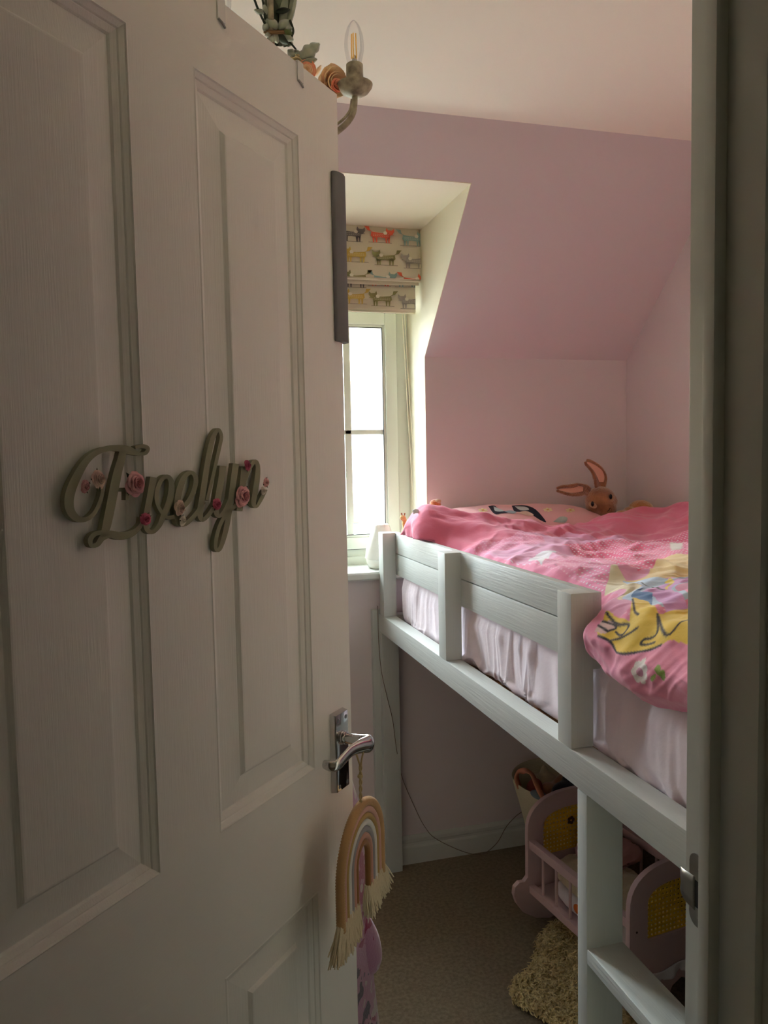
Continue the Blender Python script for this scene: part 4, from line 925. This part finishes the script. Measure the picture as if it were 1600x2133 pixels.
pea = mat('peach_petal', (252,228,184), 0.8, col2=(248,208,168), vscale=22, sheen=0.2); crm = mat('cream_petal', (224,206,160), 0.8); cor = mat('coral_petal', (238,130,96), 0.8, col2=(246,180,150), vscale=30)
def bloom(u, v, r, m_, seed, tilt, m2=None, dy=-0.01):
    c = fp(u, v, dy); rn = random.Random(seed); base = Matrix.Translation(c)@Matrix.Rotation(tilt[0],4,'X')@Matrix.Rotation(tilt[1],4,'Y')
    f_ = None
    for j, (cnt, rr, cup, z) in enumerate(((5,1.0,0.45,0),(5,0.85,0.9,0.05),(4,0.6,1.5,0.1),(3,0.4,2.2,0.1))):
        b = MB()
        for k in range(cnt):
            M4 = base@Matrix.Translation((0,0,z*r))@Matrix.Rotation(2*math.pi*k/cnt+rn.uniform(-.2,.2)+j,4,'Z'); petal(b, M4, r*rr*rn.uniform(.92,1.08), cup, 2*math.pi/cnt*1.3, 0.2)
        o = b.build('petals' if f_ else 'flower', m2 if (m2 and j >= 2) else m_, fl if f_ is None else f_, recalc=False, solid=0.0008, angle=80)
        if f_ is None: f_ = o
bloom(684,172,0.031,pea,3,(1.9,0.35),pea,0.0); bloom(700,180,0.013,cor,4,(1.7,0.2),None,-0.026); bloom(640,146,0.017,cor,5,(2.0,-0.2),pea,-0.008); bloom(616,130,0.016,crm,8,(2.3,0),None,-0.004)
leaf((656,158),(669,136),4,pea,-0.012)

# ---------------------------------------------------------------- things under the bed: rug, cradle, basket
rugp = [at(u, v, Z=0.012) for u, v in ((1146,1922),(1134,1938),(1120,1955),(1113,1985),(1106,2008),(1086,2028),(1066,2048),(1062,2068),(1072,2088),(1098,2105),(1120,2115),(1140,2130))]
rpoly = [(p.x, p.y) for p in rugp]+[(0.88,1.60),(0.94,1.50),(1.03,1.47),(1.09,1.56),(1.13,1.70),(1.16,1.85),(1.15,1.98),(1.11,2.05)]
rpoly = [(float(a[0]), float(a[1])) for a in crv(rpoly+[rpoly[0]], 3)][:-1]
gx = np.arange(0.78,1.42,0.0055); gy = np.arange(1.42,2.10,0.0055)
b = MB(); idx = {}
PX_, PY_ = np.meshgrid(gx, gy, indexing='ij'); ins = inpoly(PX_, PY_, rpoly)
pr_ = np.array(rpoly)
def rz(x, y):
    dmin = math.sqrt(min(((pr_[:,0]-x)**2+(pr_[:,1]-y)**2))); e = min(1, dmin/0.03)
    q = Vector((x,y,0)); tuft = 0.55*abs(noise.noise(q*38+Vector((noise.noise(q*50)*0.7,0,0))))+0.45*abs(noise.noise(q*85))
    return 0.004+e**0.6*(0.016+0.030*tuft)
for i in range(len(gx)):
    for j in range(len(gy)):
        if ins[i,j]: idx[(i,j)] = len(b.v); x = gx[i]; y = gy[j]; j1 = noise.noise(Vector((x*120,y*120,3)))*0.003; b.v.append(Vector((x+j1,y-j1,rz(x,y))))
for (i,j) in list(idx):
    q = [(i,j),(i+1,j),(i+1,j+1),(i,j+1)]
    if all(k in idx for k in q): b.f.append(tuple(idx[k] for k in q))
rug = b.build('sheepskin_rug', M['fleece'], angle=180); tag(rug, 'yellowish cream sheepskin rug on the carpet beside the ladder', 'rug')
b = MB(); rn = random.Random(3)
n_t = 0
while n_t < 4200:
    x, y = rn.uniform(0.80,1.24), rn.uniform(1.52,2.06)
    if not inpoly(np.array([x]), np.array([y]), rpoly)[0]: continue
    n_t += 1; z = rz(x,y)-0.003; a = rn.uniform(0,6.28); l = rn.uniform(0.008,0.014); r = rn.uniform(0.0018,0.0030)
    b.tube([(x,y,z),(x+0.5*l*math.cos(a),y+0.5*l*math.sin(a),z+l*0.55),(x+l*math.cos(a+0.9),y+l*math.sin(a+0.9),z+l*0.35)], [r,r*0.9,r*0.3], 4, cap=False)
b.build('wool_tufts', M['fleece'], rug, kind='stuff', angle=180)

# doll's cradle
ca_ = math.radians(-7.0); CM = Matrix.Translation((1.018,2.085,0))@Matrix.Rotation(-ca_*1.0,4,'Z')   # local x across, local -y towards the door
CW, CL = 0.34, 0.46
cr = thing('doll_cradle', "lilac pink wooden doll's cradle with yellow cane panels under the bed", 'toy cradle', CM@Vector((CW/2,-CL/2,0)))
def arch(w0, w1, zb, zs_, zt, n=22, p=2.6):
    c = (w0+w1)/2; h = (w1-w0)/2
    return [(c+h*math.cos(math.pi*k/n)*1.0 if True else 0, zs_+(zt-zs_)*(max(0,1-abs(math.cos(math.pi*k/n))**p))**(1/p)) for k in range(n+1)]
def cpanel(y0):
    top = arch(0,CW,0,0.285,0.40)
    outer = top+[(0,0.150),(-0.012,0.138),(-0.030,0.140),(-0.046,0.128),(-0.050,0.105),(-0.040,0.075),(-0.015,0.040),(0.03,0.012),(0.08,0.0),(0.11,0.006),(0.14,0.06),(0.17,0.075),(0.20,0.06),(0.23,0.006),(0.26,0.0),(0.31,0.012),(0.355,0.040),(0.38,0.075),(0.39,0.105),(0.386,0.128),(0.370,0.140),(0.352,0.138),(0.34,0.150)]
    inner = arch(0.058,CW-0.058,0,0.292,0.345)+[(0.058,0.205),(CW-0.058,0.205)]
    b = MB(CM); bm = bmesh.new(); vo = []
    for loop in (outer, inner):
        vs = [bm.verts.new((x,y0,z)) for x,z in loop]; [bm.edges.new((vs[i],vs[(i+1)%len(vs)])) for i in range(len(vs))]
    bmesh.ops.triangle_fill(bm, use_beauty=True, edges=bm.edges[:])
    r = bmesh.ops.extrude_face_region(bm, geom=bm.faces[:]); bmesh.ops.translate(bm, verts=[g for g in r['geom'] if isinstance(g, bmesh.types.BMVert)], vec=(0,0.016,0))
    bm.verts.index_update(); b.v = [v.co.copy() for v in bm.verts]; b.f = [tuple(v.index for v in f.verts) for f in bm.faces]; bm.free()
    pn = b.build('end_panel', M['cradle'], cr, bevel=0.0025, angle=35)
    # cane: a punched sheet made of crossing strips
    b = MB(CM); x0, x1, zb = 0.058, CW-0.058, 0.205; stp = 0.0125; yc = y0+0.008
    def ztop(x):
        c = CW/2; h = (x1-x0)/2; q = abs((x-c)/h); q = min(q,1); return 0.292+0.053*max(0,1-q**2.6)**(1/2.6)
    k = 0; x = x0
    while x < x1+1e-6:
        b.box((x-0.0031,yc-0.0012,zb),(x+0.0031,yc+0.0012,ztop(x)+0.002)); x += stp
    z = zb
    while z < 0.345:
        hw = 0 if z > 0.345 else (x1-x0)/2*(1 if z < 0.292 else max(0,(1-((z-0.292)/0.053)**2.6))**(1/2.6))
        if hw > 0.01: b.box((CW/2-hw,yc-0.0018,z-0.0031),(CW/2+hw,yc+0.0018,z+0.0031))
        z += stp
    b.build('cane_panel', M['cane'], pn, smooth=False); return pn
cpanel(0.0); cpanel(-CL)
b = MB(CM)
for k in range(5):
    a = 2*math.pi*k/5; b.ball((0.158+0.008*math.cos(a),-0.003,0.300+0.008*math.sin(a)),(0.006,0.002,0.006),10,6)
b.build('flower_motif', M['brown'], cr)
for x in (0.004, CW-0.024):
    MB(CM).box((x,-CL+0.016,0.240),(x+0.020,-0.0005,0.266)).build('top_rail', M['cradle'], cr, bevel=0.002)
    MB(CM).box((x,-CL+0.016,0.100),(x+0.020,-0.0005,0.124)).build('bottom_rail', M['cradle'], cr, bevel=0.002)
    for k in range(6):
        y = -0.062-k*0.0665; MB(CM).tube([(x+0.010,y,0.12),(x+0.010,y,0.244)], 0.0048, 10).build('spindle', M['cradle'], cr)
MB(CM).box((0.022,-CL+0.016,0.104),(CW-0.022,-0.0005,0.112)).build('base_board', M['cradle'], cr)
MB(CM).lathe([(0.003,-0.0004),(0.003,-0.0012)], (0.022,-CL,0.235), 10, 'y').build('screw_hole', M['brown'], cr)
def lump(x0, x1, y0, y1, z0, z1, nm, m_, label, cat, seed, amp=0.012):
    b = MB(CM)
    def fn(u, v):
        a = 2*math.pi*u; y = y0+(y1-y0)*v; e = max(0.05, 1-abs(2*v-1)**4)**0.5
        p = Vector(((x0+x1)/2+(x1-x0)/2*sq(math.cos(a),0.6)*e, y, (z0+z1)/2+(z1-z0)/2*sq(math.sin(a),0.6)*e)); d = amp*noise.noise(p*28+Vector((seed,0,0)))+amp*0.4*noise.noise(p*90)
        return p+Vector((math.cos(a)*d,0,math.sin(a)*d))
    b.grid(fn, 48, 60); n_ = 61; b.f += [tuple(i*n_ for i in range(48)), tuple(i*n_+60 for i in range(48))]
    o = b.build(nm, m_, angle=180); tag(o, label, cat); return o
wcot = mat('white_cot_quilt', (226,220,222), 0.9, bump=0.4, bscale=(40,40,40)); 
ql = lump(0.034,0.300,-0.435,-0.022,0.116,0.160,'cot_quilt', wcot, "white quilt with orange print lying flat in the doll's cradle", 'bedding', 2, 0.004)
MB(CM).ball((0.034,-0.20,0.150),(0.006,0.016,0.013),14,8).build('orange_motif', mat('orange_print',(216,110,40),0.9), ql)
lump(0.036,0.24,-0.36,-0.028,0.166,0.226,'fleece_blanket', mat('cream_fleece',(206,192,158),1.0,sheen=0.5,bump=0.8,bscale=(120,120,120),bdist=0.004), "rolled cream fleece blanket inside the doll's cradle", 'blanket', 5, 0.010)
lump(0.12,0.30,-0.20,-0.040,0.22,0.262,'doll_clothes', mat('dusty_pink_cloth',(196,150,146),0.95), "crumpled dusty pink doll clothes on top of the cradle blanket", 'clothes', 9, 0.016)
# frill hanging under the near end
b = MB(CM); b.grid(lambda u, v: Vector((0.06+0.24*u, -CL-0.004-0.006*math.sin(26*u)*v, 0.118-0.030*v-0.006*math.sin(11*u))), 60, 6)
b.build('frill', wcot, cr, solid=0.0015)

# toy basket
bc = Vector((1.285,2.335,0)); bk = thing('toy_basket', 'cream fabric basket with peach handle full of soft toys behind the cradle', 'basket', bc)
prof = [(0.100,0.0),(0.112,0.05),(0.135,0.14),(0.160,0.24),(0.184,0.325),(0.183,0.331),(0.177,0.329),(0.154,0.24),(0.130,0.14),(0.106,0.03),(0.02,0.012)]
MB().lathe(prof, bc, 48).build('basket_body', mat('cream_woven_basket', (206,200,170), 0.95, bump=0.6, bscale=(30,30,260), bdist=0.004), bk, angle=60)
pc = mat('peach_webbing', (206,140,108), 0.8)
def strap(pts):
    q = crv([tuple(p) for p in pts], 5); b = MB(); m = len(q)
    for i, p in enumerate(q):
        a = Vector(q[min(i+1,m-1)])-Vector(q[max(i-1,0)]); a.normalize(); sd = a.cross(Vector((0.3,-0.9,0.3))); sd.normalize()
        for s_ in (-1,1): b.v.append(Vector(p)+sd*0.010*s_)
    b.f = [(2*i,2*i+1,2*i+3,2*i+2) for i in range(m-1)]; return b
hp = [at(1082,1640,Y=2.33),at(1076,1620,Y=2.325),at(1080,1609,Y=2.31),at(1094,1606,Y=2.29),at(1108,1613,Y=2.26),at(1116,1630,Y=2.23),at(1124,1648,Y=2.205),at(1134,1666,Y=2.180)]
strap(hp).build('handle', pc, bk, solid=0.004, angle=180)
strap([Vector((2*bc.x-p.x, 2*bc.y-p.y, p.z)) for p in hp]).build('handle', pc, bk, solid=0.004, angle=180)
def soft(name, label, parts, m_, dy=None):
    t = thing(name, label, 'soft toy', parts[0][0]); plush(parts, 'body', m_, t, 0.005); return t
drk = mat('navy_plush', (30,28,44), 1.0, sheen=0.3, bump=0.6, bscale=(90,90,90), bdist=0.004); ctn = mat('cream_plush', (176,164,136), 1.0, sheen=0.4, bump=0.6, bscale=(150,150,150), bdist=0.003)
tbr = mat('tan_plush', (140,104,78), 1.0, sheen=0.4, bump=0.6, bscale=(150,150,150), bdist=0.003); rdp = mat('rust_cloth', (140,70,62), 0.95); blp = mat('pale_blue_cloth', (120,140,150), 0.95)
c1 = at(1134,1618,Y=2.40)
soft('cream_plush', 'cream plush toy with pointed ear in the toy basket', [(c1+Vector((0.01,0,-0.03)),(0.045,0.04,0.045)),(c1+Vector((0,0,0.012)),(0.016,0.013,0.034)),(c1+Vector((-0.025,0,-0.01)),(0.022,0.025,0.024))], ctn)
c1 = at(1150,1640,Y=2.315)
soft('tan_plush', 'tan plush toy lying across the middle of the toy basket', [(c1+Vector((-0.01,0,-0.012)),(0.038,0.035,0.030)),(c1+Vector((0.045,0.01,0.022)),(0.045,0.018,0.016),Matrix.Rotation(-0.5,3,'Y'))], tbr)
c1 = at(1178,1648,Y=2.245)
soft('navy_plush', 'dark navy plush toy at the right of the toy basket', [(c1,(0.050,0.035,0.034)),(c1+Vector((0.035,0.02,0.022)),(0.036,0.03,0.032)),(c1+Vector((-0.035,-0.01,-0.020)),(0.034,0.025,0.026))], drk)
o = MB().ball(at(1113,1642,Y=2.33),(0.022,0.035,0.034),16,10,Matrix.Rotation(0.5,3,'Y')).build('rust_cloth', rdp); tag(o, 'rust red cloth toy at the left of the toy basket', 'soft toy')
o = MB().ball(at(1122,1656,Y=2.245),(0.030,0.022,0.014),16,10,Matrix.Rotation(0.4,3,'Y')).build('pale_blue_cloth', blp); tag(o, 'pale blue cloth tucked inside the front of the toy basket', 'cloth')
fb = thing('flat_box', 'low taupe cardboard box on the carpet in front of the cradle', 'box', (1.33,1.36,0))
tp = mat('taupe_card', (150,132,116), 0.9); MB().box((1.145,1.14,0.0),(1.45,1.545,0.032)).build('box_tray', tp, fb, bevel=0.002); MB().box((1.142,1.137,0.0325),(1.453,1.548,0.052)).build('box_lid', tp, fb, bevel=0.003)
# dark storage box beyond the cradle
sb_ = thing('storage_box', 'dark brown fabric storage box behind the cradle under the bed', 'box', (1.52,1.55,0))
brf = mat('dark_fabric', (74,58,48), 0.95, col2=(52,40,34), vscale=18, bump=0.5, bscale=(120,120,120))
MB().box((1.475,1.20,0.0),(1.64,1.98,0.30)).build('box_body', brf, sb_, bevel=0.008); MB().box((1.469,1.192,0.302),(1.645,1.988,0.36)).build('box_lid', brf, sb_, bevel=0.008)

# string of wire from the window down to the cradle
wp = crv([at(787,1262,Y=2.519),at(789,1340,Y=2.49),at(795,1400,Y=2.49),at(806,1450,Y=2.49),at(818,1500,Y=2.49),at(826,1560,Y=2.49),at(838,1620,Y=2.535),at(868,1690,Y=2.543),at(885,1722,Y=2.528),at(905,1745,Y=2.525),at(950,1768,Y=2.52),
          at(985,1779,Z=0.004),at(1010,1777,Z=0.004),at(1036,1755,Y=2.522),at(1055,1722,Y=2.528),at(1075,1700,Y=2.543),at(1092,1686,Y=2.543),at(1100,1660,Y=2.543)], 6)
o = MB().tube([tuple(p) for p in wp], 0.0011, 6).build('light_cable', mat('copper_wire', (110,92,74), 0.6), angle=180); tag(o, 'thin brown wire trailing from the window down the wall to the skirting', 'cable')

# ---------------------------------------------------------------- outdoors
g = MB().box((-30,3.2,-3.2),(40,60,-3.0)).build('ground', mat('pale_paving', (200,200,190), 0.9, var=0.2, vscale=0.6), smooth=False); tag(g, 'pale paved ground outside the window', 'ground')
hs = thing('neighbour_house', 'pale rendered house with tiled roof seen through the window', 'house', (3,16,-3))
MB().box((-4,15,-3.0),(9,22,2.4)).build('house_wall', mat('pale_render', (226,216,196), 0.9), hs, smooth=False)
MB().prism([(14.6,2.4),(18.5,5.4),(22.4,2.4)], 'x', -4.3, 9.3).build('house_roof', mat('pale_roof_tiles', (206,176,146), 0.9, bump=0.6, bscale=(6,12,12), bdist=0.05), hs, smooth=False)
fd = thing('garage_door', 'brown garage door above a dark blue parked car bonnet outside', 'door', (2.2,14.9,-3))
p1 = at(752,1048,Y=14.9); p2 = at(752,1090,Y=14.9)
MB().box((p1.x-1.2,14.9,p2.z),(p1.x,14.99,p1.z)).build('door_leaf', mat('brown_stain',(40,26,10),0.8), fd, bevel=0.01)
MB().box((p1.x-1.2,14.86,p2.z-0.9),(p1.x-0.05,14.99,p2.z)).build('lower_panel', mat('slate_blue',(22,30,42),0.7), fd, bevel=0.01)
print('objects', len(bpy.data.objects))
